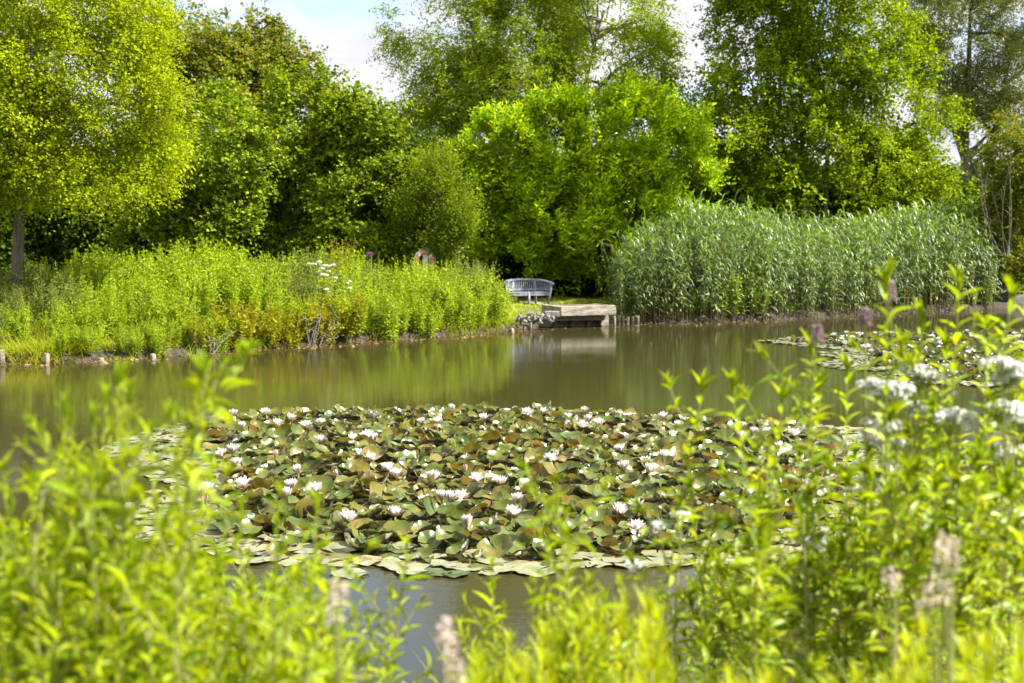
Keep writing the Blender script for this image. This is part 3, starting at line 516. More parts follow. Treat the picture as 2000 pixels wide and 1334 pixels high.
# grasses and rush
def tuft(rng, n, r, h, w, spread=.5, tpl=BLADE):
    mb = MB(); a = rng.random(n)*6.28; q = r*np.sqrt(rng.random(n)); P = np.stack([np.cos(a)*q, np.sin(a)*q, np.zeros(n)], -1)
    az = a+rng.normal(size=n)*.8; tl = spread*(.3+rng.random(n)); rad = np.stack([np.cos(az), np.sin(az), np.zeros(n)], -1)
    D = nrm(rad*np.sin(tl)[:, None]+UP*np.cos(tl)[:, None]); Nn = UP*np.sin(tl)[:, None]-rad*np.cos(tl)[:, None]
    mb.leaves(tpl, P, D, -Nn*1.0 if False else Nn, h*(.6+.6*rng.random(n)), w); return mb
THIN = _blade(5, .9)
mb = MB(); n = 0
for k in range(1500):
    px = rng.random()*1010; e = rng.random()**1.5
    if not (px < 130 or px > 900 or rng.random() < .35): continue
    Yd = shoreY(px)-.04+e*2.2; x = (px-1000)/F*Yd; z = zg1(x, Yd)
    nb = 14; hh = .25+.35*rng.random()*(1.5 if px < 130 else 1)
    s = tuft(rng, nb, .14, hh, .012, .7, THIN); mb.add(s.v[0]+np.array([x, Yd, z-.02]), s.f[0][0])
tag(mb.obj('bank_grass', M['grass']), 'fresh green grass along the edge of the left bank', 'grass', kind='stuff')
mb = MB()
for k in range(2600):
    px = 985+rng.random()*260; Yd = 42.6+rng.random()*6; x = (px-1000)/F*Yd
    if sdf(np.array([x]), np.array([Yd]))[0] < .3: continue
    if rng.random() < .5 and Yd < 45.5: continue
    s = tuft(rng, 8, .12, .10+.10*rng.random(), .012, .8, THIN); mb.add(s.v[0]+np.array([x, Yd, zg1(x, Yd)-.01]), s.f[0][0])
tag(mb.obj('lawn_grass', M['grass']), 'short grass round the bench and behind the platform', 'grass', kind='stuff')
root = tag(empty('rush_tuft', foot(345, 33.0)), 'brown-tipped rush tuft arching at the water on the left bank', 'plant'); s = tuft(rng, 260, .16, 1.0, .012, .38, THIN); s.obj('stem', M['rush'], root)
fm = MB(); nn = 300; a = rng.random(nn)*6.28; q = .12+.38*rng.random(nn); P = np.stack([np.cos(a)*q, np.sin(a)*q, .55+.35*rng.random(nn)], -1)
fm.leaves(DIAMOND, P, rng.normal(size=(nn, 3))+UP, rng.normal(size=(nn, 3)), .05, .02); fm.obj('tassel', M['rush'], root)

# white umbels on the bank
UMB = MB()
def dome(mb, rng, c, r, n, fl, flat=.45):
    u = nrm(rng.normal(size=(n, 3))); u[:, 2] = np.abs(u[:, 2]); P = c+u*np.array([r, r, r*flat])*(.75+.3*rng.random((n, 1)))
    mb.leaves(OVAL, P, nrm(np.cross(u, rng.normal(size=(n, 3)))), u+UP*.8+rng.normal(size=(n, 3))*.3, fl, fl)
def umbel_plant(name, label, Y, heads, r, group, kind='plant', fl=.022, n=60):
    pts = [at(px, py, Y+rng.normal()*.25) for px, py in heads]; cx = np.mean([p[0] for p in pts]); cy = np.mean([p[1] for p in pts])
    b0 = np.array([cx, cy, zg1(cx, cy)-.03]); root = tag(empty(name, b0), label, kind, group); st = MB(); lf = MB()
    crk = b0+np.array([0, 0, (min(p[2] for p in pts)-b0[2])*.45]); st.tube(bez(b0, (b0+crk)/2, crk, 4)-b0, [.012]*4, 6, cap=False)
    for p in pts:
        st.tube(bez(crk, (crk+p)/2+np.array([0, 0, -.05])+rng.normal(size=3)*.05, p)-b0, np.linspace(.008, .004, 8), 5, cap=False)
        h = MB(); dome(h, rng, p-b0, r*(.75+.5*rng.random()), n, fl); h.obj('petals', M['umbel'], root)
        m_ = 16; t_ = rng.random((m_, 1)); q = (crk+(p-crk)*t_)-b0; lf.leaves(LANCE, q, rng.normal(size=(m_, 3))+UP*.3, UP+rng.normal(size=(m_, 3))*.4, .11, .03)
    st.obj('stem', M['fgstem'], root); lf.obj('foliage', M['herb'], root); return root
umbel_plant('hemlock_plant', 'white-flowered umbel plant above the second wooden pile, left one of two', 33.6, [(152,567),(165,590),(183,572),(165,622),(110,592)], .065, 'white umbels on the left bank')
umbel_plant('hemlock_plant', 'white-flowered umbel plant above the second wooden pile, right one of two', 33.5, [(182,588),(195,583),(222,597),(235,610),(230,640)], .065, 'white umbels on the left bank')
umbel_plant('hemlock_plant', 'tallest white umbel plant halfway between rush tuft and life ring', 36.4, [(604,516),(614,516),(622,532),(623,512),(628,525)], .075, 'white umbels on the left bank')
umbel_plant('hemlock_plant', 'densely flowered white umbel plant left of the magenta spikes', 36.6, [(633,519),(640,520),(650,517),(642,530),(630,537),(636,538),(655,543)], .085, 'white umbels on the left bank')
umbel_plant('hemlock_plant', 'small white umbel plant lower than its neighbours, below the magenta spikes', 36.5, [(678,553),(684,550),(683,563),(637,565)], .06, 'white umbels on the left bank')
# magenta spikes, green post
for px, py, hgt, lb in ((717,499,.075,'taller left one of two magenta flower spikes above the herbs'),(725,497,.05,'shorter right one of two magenta flower spikes above the herbs')):
    p = at(px, py, 39.0); b0 = np.array([p[0], p[1], zg1(p[0], p[1])]); root = tag(empty('loosestrife_plant', b0), lb, 'plant', 'magenta spikes'); s = MB(); s.tube([(0, 0, 0), (.02, 0, (p-b0)[2]*.5), tuple(p-b0)], [.008, .006, .004], 5); s.obj('stem', M['fgstem'], root)
    n = 90; f = MB(); a = rng.random(n)*6.28; zz = rng.random(n); P = (p-b0)+np.stack([np.cos(a)*.02, np.sin(a)*.02, (zz-.5)*2*hgt], -1); f.leaves(OVAL, P, np.stack([np.cos(a), np.sin(a), .5+0*a], -1), UP+rng.normal(size=(n, 3))*.5, .026, .022); f.obj('petals', M['magenta'], root)
    lfm = MB(); q = np.stack([0*zz[:40], 0*zz[:40], (p-b0)[2]*zz[:40]*.8], -1); lfm.leaves(LANCE, q, rng.normal(size=(40, 3))+UP*.5, UP+rng.normal(size=(40, 3))*.3, .10, .022); lfm.obj('foliage', M['herb'], root)
b0 = foot(487, 37.6); p = at(486, 527, 37.6); s = MB(); s.tube([(0, 0, 0), (0, 0, (p-b0)[2]-.02), (0, 0, (p-b0)[2])], [.045, .045, .03], 10); o = s.obj('marker_post', M['gpost']); o.location = b0
tag(o, 'slim dark green post among the herbs of the left bank', 'post')

# wooden piles along the bank, dead twigs
piles = [(3,711,683,13,'tall pale pile at the far left edge of the bank'),(91,709,690,11,'round-topped wooden pile second from the left, by the grass'),(197,704,699,10.5,'low weathered pile between the tall pile and the rush tuft'),(299,699,691,11,'low squat pile beside the rush tuft'),(1000,649,641,8,'stubby pile at the water where the bank grass ends, left of the stones')]
for px, by, ty, w, lb in piles:
    q = on(px, by+1.5); s = MB(); hgt = at(px, ty, q[1])[2]; r = w/2/F*q[1]*1.05; s.tube([(0, 0, -.4), (0, 0, hgt-.02), (0, 0, hgt)], [r, r*.97, r*.8], 12); o = s.obj('wooden_pile', M['pile']); o.location = (q[0], q[1], 0); o.rotation_euler = (rng.normal()*.03, rng.normal()*.04, 0); tag(o, lb, 'pile', 'wooden piles at the water')
for px, by, n, hgt, lb in ((385,692,5,.55,'bare bleached twig with a forked top standing in the water'),(408,691,5,.5,'bare bleached twig leaning right over the water'),(606,677,6,.8,'spray of long bare stems bending to the water under the yellow shrubs'),(625,676,5,.6,'low spray of grey stems right of the long bare stems')):
    q = on(px, by); s = MB()
    for k in range(n):
        e = np.array([rng.normal()*.25+(.25 if px > 400 else -.05), rng.normal()*.15, hgt*(.5+.6*rng.random())]); pth = bez(np.array([rng.normal()*.04, 0, -.15]), e*.55+np.array([rng.normal()*.12, 0, .1]), e); s.tube(pth, np.linspace(.014, .005, 8), 5, cap=False)
        for _ in range(3): b1 = pth[rng.integers(3, 7)]; s.tube(bez(b1, b1+rng.normal(size=3)*.05, b1+rng.normal(size=3)*.10+UP*.08, 4), np.linspace(.007, .003, 4), 4, cap=False)
    o = s.obj('dead_branch', M['twig']); o.location = (q[0], q[1], 0); tag(o, lb, 'branch', 'dead branches at the waterline')
s = MB()
for k in range(420):
    px = rng.random()*1930; q = on(px, float(np.interp(px, [a[0] for a in SHORE_PX], [a[1] for a in SHORE_PX]))+rng.random()**2*9-1.5); q[2] = .012 if sdf(np.array([q[0]]), np.array([q[1]]))[0] < 0 else zg1(q[0], q[1])+.02
    nn = 3; s.leaves(OVAL, q+rng.normal(size=(nn, 3))*np.array([.12, .12, 0]), rng.normal(size=(nn, 3))*np.array([1, 1, .15]), UP+rng.normal(size=(nn, 3))*.25, .09, .06)
tag(s.obj('leaf_litter', M['debris']), 'dead brown leaves and bits along the waterline', 'litter', kind='stuff')

# ---------------------------------------------------------------- platform, stones, bench, life ring
TH = R(22); ca, sa = math.cos(TH), math.sin(TH)
jc = at(1096, 617.6, 41.3); J0 = np.array([jc[0], 41.3, 0])
def jl(x, y, z=0): return np.array([J0[0]+ca*x-sa*y, J0[1]+sa*x+ca*y, z])
root = empty('fishing_platform', J0, TH); tag(root, 'weathered timber fishing platform jutting over the water before the bench', 'platform')
W_, D_ = 1.78, 1.35
def wb(c, size, name, mt='wood', jit=.006):
    s = MB(); s.box((0, 0, 0), size, jit=jit, rng=rng); o = s.obj(name, M[mt], root); o.location = c
    md = o.modifiers.new('edge', 'BEVEL'); md.width = .012; md.segments = 2; return o
wb((W_/2, .05, .495), (W_, .10, .28), 'front_beam'); wb((.05, .105+D_/2, .50), (.10, D_, .27), 'side_beam'); wb((W_-.05, .105+D_/2, .50), (.10, D_, .27), 'side_beam')
for k in range(9): wb((W_/2, .19+k*.143, .60), (W_-.23, .135, .04), 'deck_board', 'wooddark', jit=.003)
wb((W_/2-.12, .42, .275), (W_-.20, .14, .15), 'lower_beam', 'wooddark')
for x in (.15, .68, 1.22, 1.60): wb((x, .74, .05), (.12, .12, .50), 'post', 'wooddark')
wb((W_/2, .86, .20), (W_+.2, .06, .19), 'back_board', 'wooddark'); wb((W_/2, .86, .0), (W_+.2, .06, .19), 'back_board', 'wooddark')
wb((W_-.10, .58, .16), (.24, .05, .30), 'bracket', 'wood')
def loose(name, c, size, label, cat, mt, rz=TH, group=None):
    s = MB(); s.box((0, 0, 0), size, jit=.006, rng=rng); o = s.obj(name, M[mt]); o.location = c; o.rotation_euler = (0, 0, rz); md = o.modifiers.new('edge', 'BEVEL'); md.width = .012; md.segments = 2; return tag(o, label, cat, group)
def logpost(px, by, ty, w, lb, mt='pile', grp='posts of the timber edging'):
    q = on(px, by); hgt = at(px, ty, q[1])[2]; r = w/2/F*q[1]; s = MB(); s.tube([(0, 0, -.4), (0, 0, hgt-.015), (0, 0, hgt)], [r, r, r*.85], 10); o = s.obj('edging_post', M[mt]); o.location = (q[0], q[1], 0); return tag(o, lb, 'post', grp)
logpost(1023.5, 642.5, 632, 5.5, 'short sunlit post left of the taller one under the stones'); logpost(1036, 641, 622.5, 5.5, 'taller sunlit post under the stone heap'); logpost(1200, 634.5, 617.5, 6, 'sunlit post at the right end of the platform')
for px, w, ty in ((1209,8,616),(1217,7,617),(1226,8,619),(1236,7,618),(1245,8,616)): logpost(px, 632.5, ty, w, 'shaded upright post {}'.format(['directly right of the sunlit platform post','second right of the platform, in shade','middle one of the five shaded posts right of the platform','fourth right of the platform, in shade','rightmost of the five shaded posts right of the platform'][(1209,1217,1226,1236,1245).index(px)]), 'wooddark')  # shade on these posts is put in by the darker timber colour
q = on(1051, 639.5); loose('edging_board', (q[0], q[1], .15), (.78, .05, .26), 'horizontal grey board holding back the stones at the water', 'board', 'wooddark', R(6))
q = on(1078, 612.5, .47); loose('stone_slab', (q[0], q[1], .46), (.42, .25, .16), 'flat grey slab between stone heap and platform', 'slab', 'stone', R(10))
def rock(rng, r, nseg=8):
    import bmesh
    bm = bmesh.new(); bmesh.ops.create_icosphere(bm, subdivisions=1, radius=r); sc = np.array([1.2, .9, .7])*(1+rng.normal(size=3)*.2); off = rng.random(3)*50
    for v in bm.verts:
        k = 1+.6*mnoise.noise(Vector(np.array(v.co)/r*1.1+off)); v.co = Vector(np.array(v.co)*sc*k)
    me = bpy.data.meshes.new('stone'); bm.to_mesh(me); bm.free(); me.materials.append(M['stone']); return me
RK = [rock(rng, .075) for _ in range(9)]; rk = []
for k in range(72):
    u = rng.random(); px = 1008+u*72; lay = rng.random(); py = 628-lay*(17-abs(u-.5)*12); q = on(px, py, .22+.27*lay)
    o = link('stone', RK[rng.integers(9)]); o.location = q; o.rotation_euler = tuple(rng.random(3)*6); s = .45+.5*rng.random(); o.scale = (s*1.25, s, s*.75); tag(o, 'x', 'stone', 'heap of broken stones'); rk.append((lay, o))
rk.sort(key=lambda a: a[0])
for nm, part in (('at the foot', rk[:24]), ('in the middle', rk[24:48]), ('on the top', rk[48:])): rank_labels([o for _, o in part], '{n} of the grey broken stones ' + nm + ' of the heap by the platform')
q = on(1072, 621, .3); o = link('stone', RK[3]); o.location = q; o.scale = (1.5, 1.3, 1.5); tag(o, 'big dark rounded stone in the shade of the platform corner', 'stone', 'heap of broken stones')

# bench: crescent back, three front legs
bp_ = on(1032, 593.8, .52); BX = np.array([bp_[0], bp_[1], zg1(bp_[0], bp_[1])]); root = empty('garden_bench', BX, R(17)); tag(root, 'grey slatted garden bench with a curved back on the shaded lawn', 'bench')
def part(s, name): return s.obj(name, M['bench'], root)
hw = .74
def arc(u, z, grow=0): # u -1..1 round the back from left front corner to right front corner
    a = u*1.35; return np.array([math.sin(a)/math.sin(1.35)*(hw+grow), (math.cos(a)-math.cos(1.35))/(1-math.cos(1.35))*(.52+grow), z])
def rail_z(u): return .85-.12*abs(u)**2.2
s = MB(); us = np.linspace(-1.08, 1.08, 25)
for k in range(24):
    A_, B_ = arc(us[k], rail_z(us[k]), .05), arc(us[k+1], rail_z(us[k+1]), .05); d_ = B_-A_; s.box((A_+B_)/2, (np.linalg.norm(d_)+.012, .085, .05), math.atan2(d_[1], d_[0]), rot=np.array([[math.cos(-math.asin(d_[2]/np.linalg.norm(d_))), 0, math.sin(-math.asin(d_[2]/np.linalg.norm(d_)))], [0, 1, 0], [-math.sin(-math.asin(d_[2]/np.linalg.norm(d_))), 0, math.cos(-math.asin(d_[2]/np.linalg.norm(d_)))]]))
part(s, 'top_rail')
s = MB(); us = np.linspace(-.97, .97, 25)
for k in range(24):
    A_, B_ = arc(us[k], .52), arc(us[k+1], .52); d_ = B_-A_; s.box((A_+B_)/2, (np.linalg.norm(d_)+.01, .035, .055), math.atan2(d_[1], d_[0]))
part(s, 'lower_back_rail')
for k, u in enumerate(np.linspace(-.94, .94, 31)):
    if min(abs(u-.36), abs(u+.36)) < .04: continue
    s = MB(); A_ = arc(u, .54); B_ = arc(u, rail_z(u)-.02, .045); s.tube([A_, (A_+B_)/2, B_], [.017]*3, 4, cap=False); part(s, 'back_slat')
def leg(p0, p1, w): s = MB(); s.tube([p0, (np.array(p0)+np.array(p1))/2, p1], [w, w, w], 4); part(s, 'leg')
for sx in (-1, 1): leg((sx*(hw-.09), 0, 0), arc(sx*1.02, rail_z(1)-.02, .03), .042)
leg((0, -.06, 0), (0, -.05, .44), .04)
for sx in (-1, 1): leg(arc(sx*.40, 0), arc(sx*.36, rail_z(.36)-.02, .045), .036)
s = MB(); xs = np.linspace(-hw+.05, hw-.05, 9)
for k in range(8): s.box(((xs[k]+xs[k+1])/2, -.05*math.cos((xs[k]+xs[k+1])*.9), .385), (xs[1]-xs[0]+.005, .03, .085), 0)
part(s, 'apron')
for k in range(6):
    y = -.03+k*.078; half = hw*math.sqrt(max(.05, 1-(max(y, 0)/.56)**2))-.05; s = MB(); s.box((0, y, .445), (2*half, .062, .022)); part(s, 'seat_slat')

# life ring on a post
lp = at(829, 511, 42.0); b0 = np.array([lp[0], lp[1]+.12, zg1(lp[0], lp[1])]); s = MB(); s.box((0, 0, (lp[2]-b0[2]+.25)/2), (.10, .10, lp[2]-b0[2]+.25)); root = tag(empty('rescue_post', b0, R(25)), 'rescue post with a white backboard behind the tall herbs', 'post'); s.obj('post', M['pile'], root)
s = MB(); s.box((0, -.06, lp[2]-b0[2]-.02), (.16, .02, .62)); s.obj('backboard', M['white'], root)
s = MB(); a = np.linspace(0, 2*math.pi, 49); ring = np.stack([np.cos(a)*.29, 0*a, np.sin(a)*.29], -1)
i, j = np.meshgrid(np.arange(48), np.arange(12), indexing='ij'); b_a = np.linspace(0, 2*math.pi, 12, endpoint=False)
V = np.array([[(.29+.068*math.cos(b))*math.cos(q), .068*math.sin(b), (.29+.068*math.cos(b))*math.sin(q)] for q in a[:-1] for b in b_a])
Q = np.stack([i*12+j, i*12+(j+1) % 12, ((i+1) % 48)*12+(j+1) % 12, ((i+1) % 48)*12+j], -1).reshape(-1, 4); s.add(V, Q, 0, True)
root = tag(empty('life_ring', lp+np.array([0, -.02, 0]), R(38)), 'orange life ring hanging above the tall herbs', 'life ring'); s.obj('ring', M['buoy'], root)
for q in range(4):
    s = MB(); q0 = math.pi/4+q*math.pi/2; s.tube([((.29)*math.cos(q0+e), 0, .29*math.sin(q0+e)) for e in (-.13, 0, .13)], [.072]*3, 12, cap=False); s.obj('white_band', M['white'], root)
s = MB(); s.tube(np.stack([np.cos(a)*.385, 0*a-.02, np.sin(a)*.385], -1), .008, 5, cap=False); s.obj('grab_rope', M['white'], root)

# ---------------------------------------------------------------- reeds
def reed(rng, H, L=.46, W=.026, n=11, side=None):
    st, lf = MB(), MB(); ln = rng.normal(size=2)*.07*H; top = np.array([ln[0], ln[1], H]); t = np.linspace(0, 1, 6)[:, None]; pth = top*t; pth[:, 0] *= t[:, 0]; pth[:, 1] *= t[:, 0]
    tn = np.linspace(.26, .99, n)+rng.normal(size=n)*.015; tn = np.clip(tn, 0, 1); pos = np.stack([ln[0]*tn**2, ln[1]*tn**2, H*tn], -1); az = rng.random(n)*6.28 if side is None else side+rng.normal(size=n)*.8
    e = np.radians(34+42*tn**5+rng.normal(size=n)*12); rad = np.stack([np.cos(az), np.sin(az), 0*az], -1); D = rad*np.cos(e)[:, None]+UP*np.sin(e)[:, None]; Nn = UP*np.cos(e)[:, None]-rad*np.sin(e)[:, None]+rng.normal(size=(n, 3))*.2
    l = L*(.55+.6*rng.random(n))*(1-.35*np.abs(tn-.6)*1.4); st.tube(pth, np.linspace(.006, .002, 6), 3, cap=False); lf.leaves(BLADE, pos, D, Nn, l, W*(.7+.5*rng.random(n))); return st, lf
rng = np.random.default_rng(303)
RX = [1195,1215,1250,1320,1380,1460,1560,1650,1750,1850,1900,1935]; RT = [520,470,440,425,418,422,440,440,424,408,410,440]
allm = [MB(), MB()]; inst = [reed(rng, 1.0, .26, .0125, 15, None) for _ in range(12)]
def addreed(k, x, y, z0, h, rz):
    st, lf = inst[k]; c, s_ = math.cos(rz), math.sin(rz); Mx = np.array([[c, s_, 0], [-s_, c, 0], [0, 0, 1]])*h
    for mbx, src in ((allm[0], st), (allm[1], lf)): mbx.add(np.concatenate(src.v) @ Mx + np.array([x, y, z0]), np.concatenate([f for f, _, _ in src.f]), 0, True)
front = []
for k in range(2300):
    px = 1195+rng.random()*745; dd = -.15+rng.random()*4.6; Yd = shoreY(px)+dd; x = (px-1000)/F*Yd
    if 1195 < px < 1260 and dd > 3: continue
    ty = float(np.interp(px, RX, RT))+16*mnoise.noise(Vector((px*.013, dd*.3, 4)))+9*mnoise.noise(Vector((px*.05, dd*.8, 9))); topz = at(px, ty, shoreY(px)+3.5)[2]; h = (topz-.35)*(.70+.22*min(1, dd/2.5)+.17*rng.random()+.10*(rng.random() < .06)-.05); z0 = zg1(x, Yd)-.02
    if h < .5: continue
    addreed(rng.integers(12), x, Yd, z0, h, rng.random()*6.28)
allm[1].v = allm[1].v; mbx = MB(); mbx.v = allm[0].v+allm[1].v; off = allm[0].n
mbx.f = [(f, 0, s_) for f, _, s_ in allm[0].f]+[(f+off, 1, s_) for f, _, s_ in allm[1].f]; mbx.n = off+allm[1].n
tag(mbx.obj('reed_bed', [M['reedstem'], M['reed']]), 'dense bed of blue-green reeds along the right bank', 'reeds', kind='stuff')
RP = []
for k in range(8):
    st, lf = reed(rng, 1.0, .22, .016, 16); RP.append([('stem', st.mesh('stem', M['reedstem'])), ('foliage', lf.mesh('foliage', M['reed']))])
fr_reeds = []
for k in range(46):
    px = 1200+k/45*735+rng.normal()*5; Yd = shoreY(px)-.2+.3*rng.random(); x = (px-1000)/F*Yd; ty = float(np.interp(px, RX, RT)); h = (at(px, ty, Yd+3)[2]-.3)*(.45+.35*rng.random())
    fr_reeds.append(plant('common_reed', RP[k % 8], (x, Yd, zg1(x, Yd)-.02), rng.random()*6.28, max(.6, h), 'reed', 'reeds at the front of the reed bed', (rng.normal()*.1+.08, rng.normal()*.12)))
rank_labels(fr_reeds, '{n} of the reeds at the front edge of the reed bed')
er = []
for px, dd, h in ((1192,.9,1.7),(1205,1.4,2.1),(1220,.9,2.3),(1200,.4,1.2),(1232,1.5,2.7),(1250,1.0,2.6)):
    Yd = shoreY(px)+dd; x = (px-1000)/F*Yd; er.append(plant('common_reed', RP[rng.integers(8)], (x, Yd, zg1(x, Yd)-.02), rng.random()*6.28, h, 'reed', 'reeds at the left end of the reed bed', (0, -.22-.12*rng.random())))
rank_labels(er, '{n} of the reeds leaning out toward the platform')
for px, topy, lb in ((1440,505,'bushy bright herb in front of the reeds, right of the white flowers'),(1415,530,'smaller bright herb left beside the bushy one in front of the reeds'),(1480,540,'fine-leaved bright herb at the right of the bushy one before the reeds'),(1345,570,'leafy herb left of the white flower cluster before the reeds'),(1300,560,'dull herb low against the left reeds'),(1545,590,'low drooping herb at the water before the middle reeds'),(1900,560,'yellow-green herb at the right end of the reed bed'),(1925,545,'bright grassy herb beside the right stone edge')):
    Yd = shoreY(px)+.35; x = (px-1000)/F*Yd; z0 = zg1(x, Yd)-.03; o = plant('willowherb_clump', HB[rng.integers(5)] if 'dull' not in lb else HD[0], (x, Yd, z0), rng.random()*6.28, at(px, topy, Yd)[2]-z0, 'plant', 'herbs in front of the reeds'); o['label'] = lb
umbel_plant('agrimony_plant', 'creamy white flower cluster at the water in front of the reeds', shoreY(1372)+.3, [(1365,567),(1375,570),(1382,575),(1388,572),(1370,578),(1378,582),(1388,594),(1336,585),(1392,597)], .075, None)
# stone edge at the far right
q = on(1985, 601); loose('edging_wall', (q[0]+1.2, q[1]+.5, .22), (3.2, .9, .40), 'grey stone edge of the bank at the right behind the far lily patch', 'wall', 'stone', R(8))

# ---------------------------------------------------------------- water lilies
rng = np.random.default_rng(404)
def pad(rng, R_, cup, wav, fold, nseg=24):
    rr = [.0, .3, .6, .85, 1.0]; th = np.linspace(.10, 2*math.pi-.10, nseg); V = [[0, 0, 0]]; ph = rng.random(3)*6.28; edge = 1+.05*np.sin(th*5+ph[0])+.03*np.sin(th*9+ph[1]); fa = rng.random()*6.28
    for r in rr[1:]:
        for k, a in enumerate(th):
            x, y = math.cos(a)*r*edge[k], math.sin(a)*r*edge[k]; fy = abs(-math.sin(fa)*x+math.cos(fa)*y)
            z = cup*r**2.5 + wav*math.sin(3*a+ph[2])*r**2 + .5*wav*math.sin(7*a+ph[0])*r**3 + fold*fy**1.7; sh = 1-.35*min(1, abs(cup+fold*.7))*r; V.append([x*sh*R_, y*sh*R_, z*R_])
    Fc3 = [[0, 1+k, 2+k] for k in range(nseg-1)]; Fc4 = []
    for q in range(len(rr)-2):
        b0 = 1+q*nseg; Fc4 += [[b0+k, b0+nseg+k, b0+nseg+k+1, b0+k+1] for k in range(nseg-1)]
    mb = MB(); mb.add(V, Fc3, 0, True); mb.f.append((np.array(Fc4), 0, True)); return mb
PF = [pad(rng, .125*(.85+.3*rng.random()), .03, .035+.05*rng.random(), .06*rng.random()) for _ in range(6)]; PR = [pad(rng, .125*(.85+.3*rng.random()), .05+.35*rng.random()**1.5, .05+.08*rng.random(), .6*rng.random()**1.5) for _ in range(10)]
PFm = [p.mesh('lily_pad', M['padflat']) for p in PF]; PFg = [p.mesh('lily_pad', M['pad']) for p in PF]; PRm = [p.mesh('lily_pad', M['pad']) for p in PR]
NEARP = [(170,885),(230,862),(300,840),(400,817),(520,804),(700,803),(900,800),(1100,803),(1250,811),(1400,821),(1550,826),(1680,838),(1740,880),(1740,960),(1680,1050),(1550,1098),(1400,1105),(1250,1108),(1130,1116),(1000,1126),(900,1128),(790,1122),(720,1103),(600,1108),(480,1103),(400,1085),(280,1060),(180,1045),(110,1022),(170,1005),(270,985),(345,968),(330,945),(265,922),(250,895)]
FARP = [(1482,667),(1550,660),(1620,657),(1700,654),(1800,654),(1950,652),(2080,650),(2080,752),(1950,757),(1830,752),(1730,745),(1690,738),(1750,726),(1640,722),(1590,712),(1660,703),(1590,692),(1640,683),(1560,676)]
def poly(pts): P = np.array([on(*q)[:2] for q in pts]); return P, np.roll(P, -1, axis=0)
def scatter(pts, mind, tries, edge=-.05):
    A, B = poly(pts); lo, hi = A.min(0), A.max(0); pt = lo+(hi-lo)*rng.random((tries, 2)); d = sdf(pt[:, 0], pt[:, 1], A, B); pt, d = pt[d < edge], d[d < edge]; keep = []; grid = {}
    for k in range(len(pt)):
        c = (int(pt[k, 0]//mind), int(pt[k, 1]//mind)); ok = True
        for ii in (-1, 0, 1):
            for jj in (-1, 0, 1):
                for q in grid.get((c[0]+ii, c[1]+jj), ()):
                    if (pt[q]-pt[k])@(pt[q]-pt[k]) < mind*mind: ok = False
        if ok: grid.setdefault(c, []).append(k); keep.append(k)
    return pt[keep], -d[keep]
from mathutils import Euler, Matrix
def pad_spec(p, d, thr):
    raised = rng.random() < float(sm((d-thr)/.7))*.93
    s = .78+.68*rng.random()
    if not raised: return False, rng.integers(6), Matrix.Translation((p[0], p[1], .006+.012*rng.random())) @ Euler((rng.normal()*.025, rng.normal()*.025, rng.random()*6.28)).to_matrix().to_4x4() @ Matrix.Scale(s, 4)
    tilt = abs(rng.normal())*.34+.05; ta = rng.random()*6.28; rot = Matrix.Rotation(ta, 4, 'Z') @ Matrix.Rotation(tilt, 4, 'X') @ Matrix.Rotation(rng.random()*6.28, 4, 'Z')
    return True, rng.integers(10), Matrix.Translation((p[0], p[1], .03+.10*rng.random()*float(sm(d/1.5)))) @ rot @ Matrix.Scale(s, 4)
pts, dist = scatter(NEARP, .155, 60000); order = np.argsort(pts[:, 1]); pts, dist = pts[order], dist[order]; nind = 0; zones = {}
rest = [MB(), MB()]
for k in range(len(pts)):
    raised, v, mtx = pad_spec(pts[k], dist[k], .75 if to_px((*pts[k], 0))[0] < 430 else .22); green = raised or rng.random() < .3
    if nind < 300:
        o = link('lily_pad', (PRm[v] if raised else (PFg[v] if green else PFm[v]))); o.matrix_world = mtx; nind += 1
        px, py = to_px((*pts[k], 0)); zn = ('left' if px < 620 else 'middle' if px < 1180 else 'right'); ed = dist[k] < .6
        lb = ('{} lily pad {}, {} front of the near patch'.format('upturned glossy green' if raised else ('flat green' if green else 'flat pale olive'), 'at the open-water edge' if ed else 'crowded among others', zn)); tag(o, lb, 'lily pad', 'lily pads of the near patch')
    else:
        src = PR[v] if raised else PF[v]; mm = np.array(mtx); V = np.concatenate(src.v) @ mm[:3, :3].T + mm[:3, 3]; b = rest[0 if green else 1]; b0 = b.n
        b.v.append(V); b.n += len(V); b.f += [(f+b0, 0, True) for f, _, _ in src.f]
print('pads near', len(pts), 'individual', nind)
def stuff2(name, pair, label, cat):
    q = MB(); off = pair[0].n; q.v = pair[0].v+pair[1].v; q.n = off+pair[1].n; q.f = [(f, 0, True) for f, _, _ in pair[0].f]+[(f+off, 1, True) for f, _, _ in pair[1].f]
    tag(q.obj(name, [M['pad'], M['padflat']]), label, cat, kind='stuff')
stuff2('lily_pad_carpet', rest, 'carpet of crowded lily pads over the back of the near patch', 'lily pads')
ptsf, df_ = scatter(FARP, .16, 90000); rest = [MB(), MB()]
for k in range(len(ptsf)):
    raised, v, mtx = pad_spec(ptsf[k], df_[k], .5); green = raised or rng.random() < .3; src = PR[v] if raised else PF[v]; mm = np.array(mtx); V = np.concatenate(src.v) @ mm[:3, :3].T + mm[:3, 3]; b = rest[0 if green else 1]; b0 = b.n; b.v.append(V); b.n += len(V); b.f += [(f+b0, 0, True) for f, _, _ in src.f]
stuff2('lily_pad_raft', rest, 'raft of lily pads on the far right of the pond', 'lily pads')
print('pads far', len(ptsf))
for px, py, s, lb in ((682,1122,1.5,'single pale brownish lily pad floating apart before the near patch'),(300,962,1.0,'single lily pad with yellow rim in the open notch left of the near patch')):
    o = link('lily_pad', PFm[2]); q = on(px, py); o.location = (q[0], q[1], .008); o.scale = (s,)*3; tag(o, lb, 'lily pad', 'lily pads of the near patch')

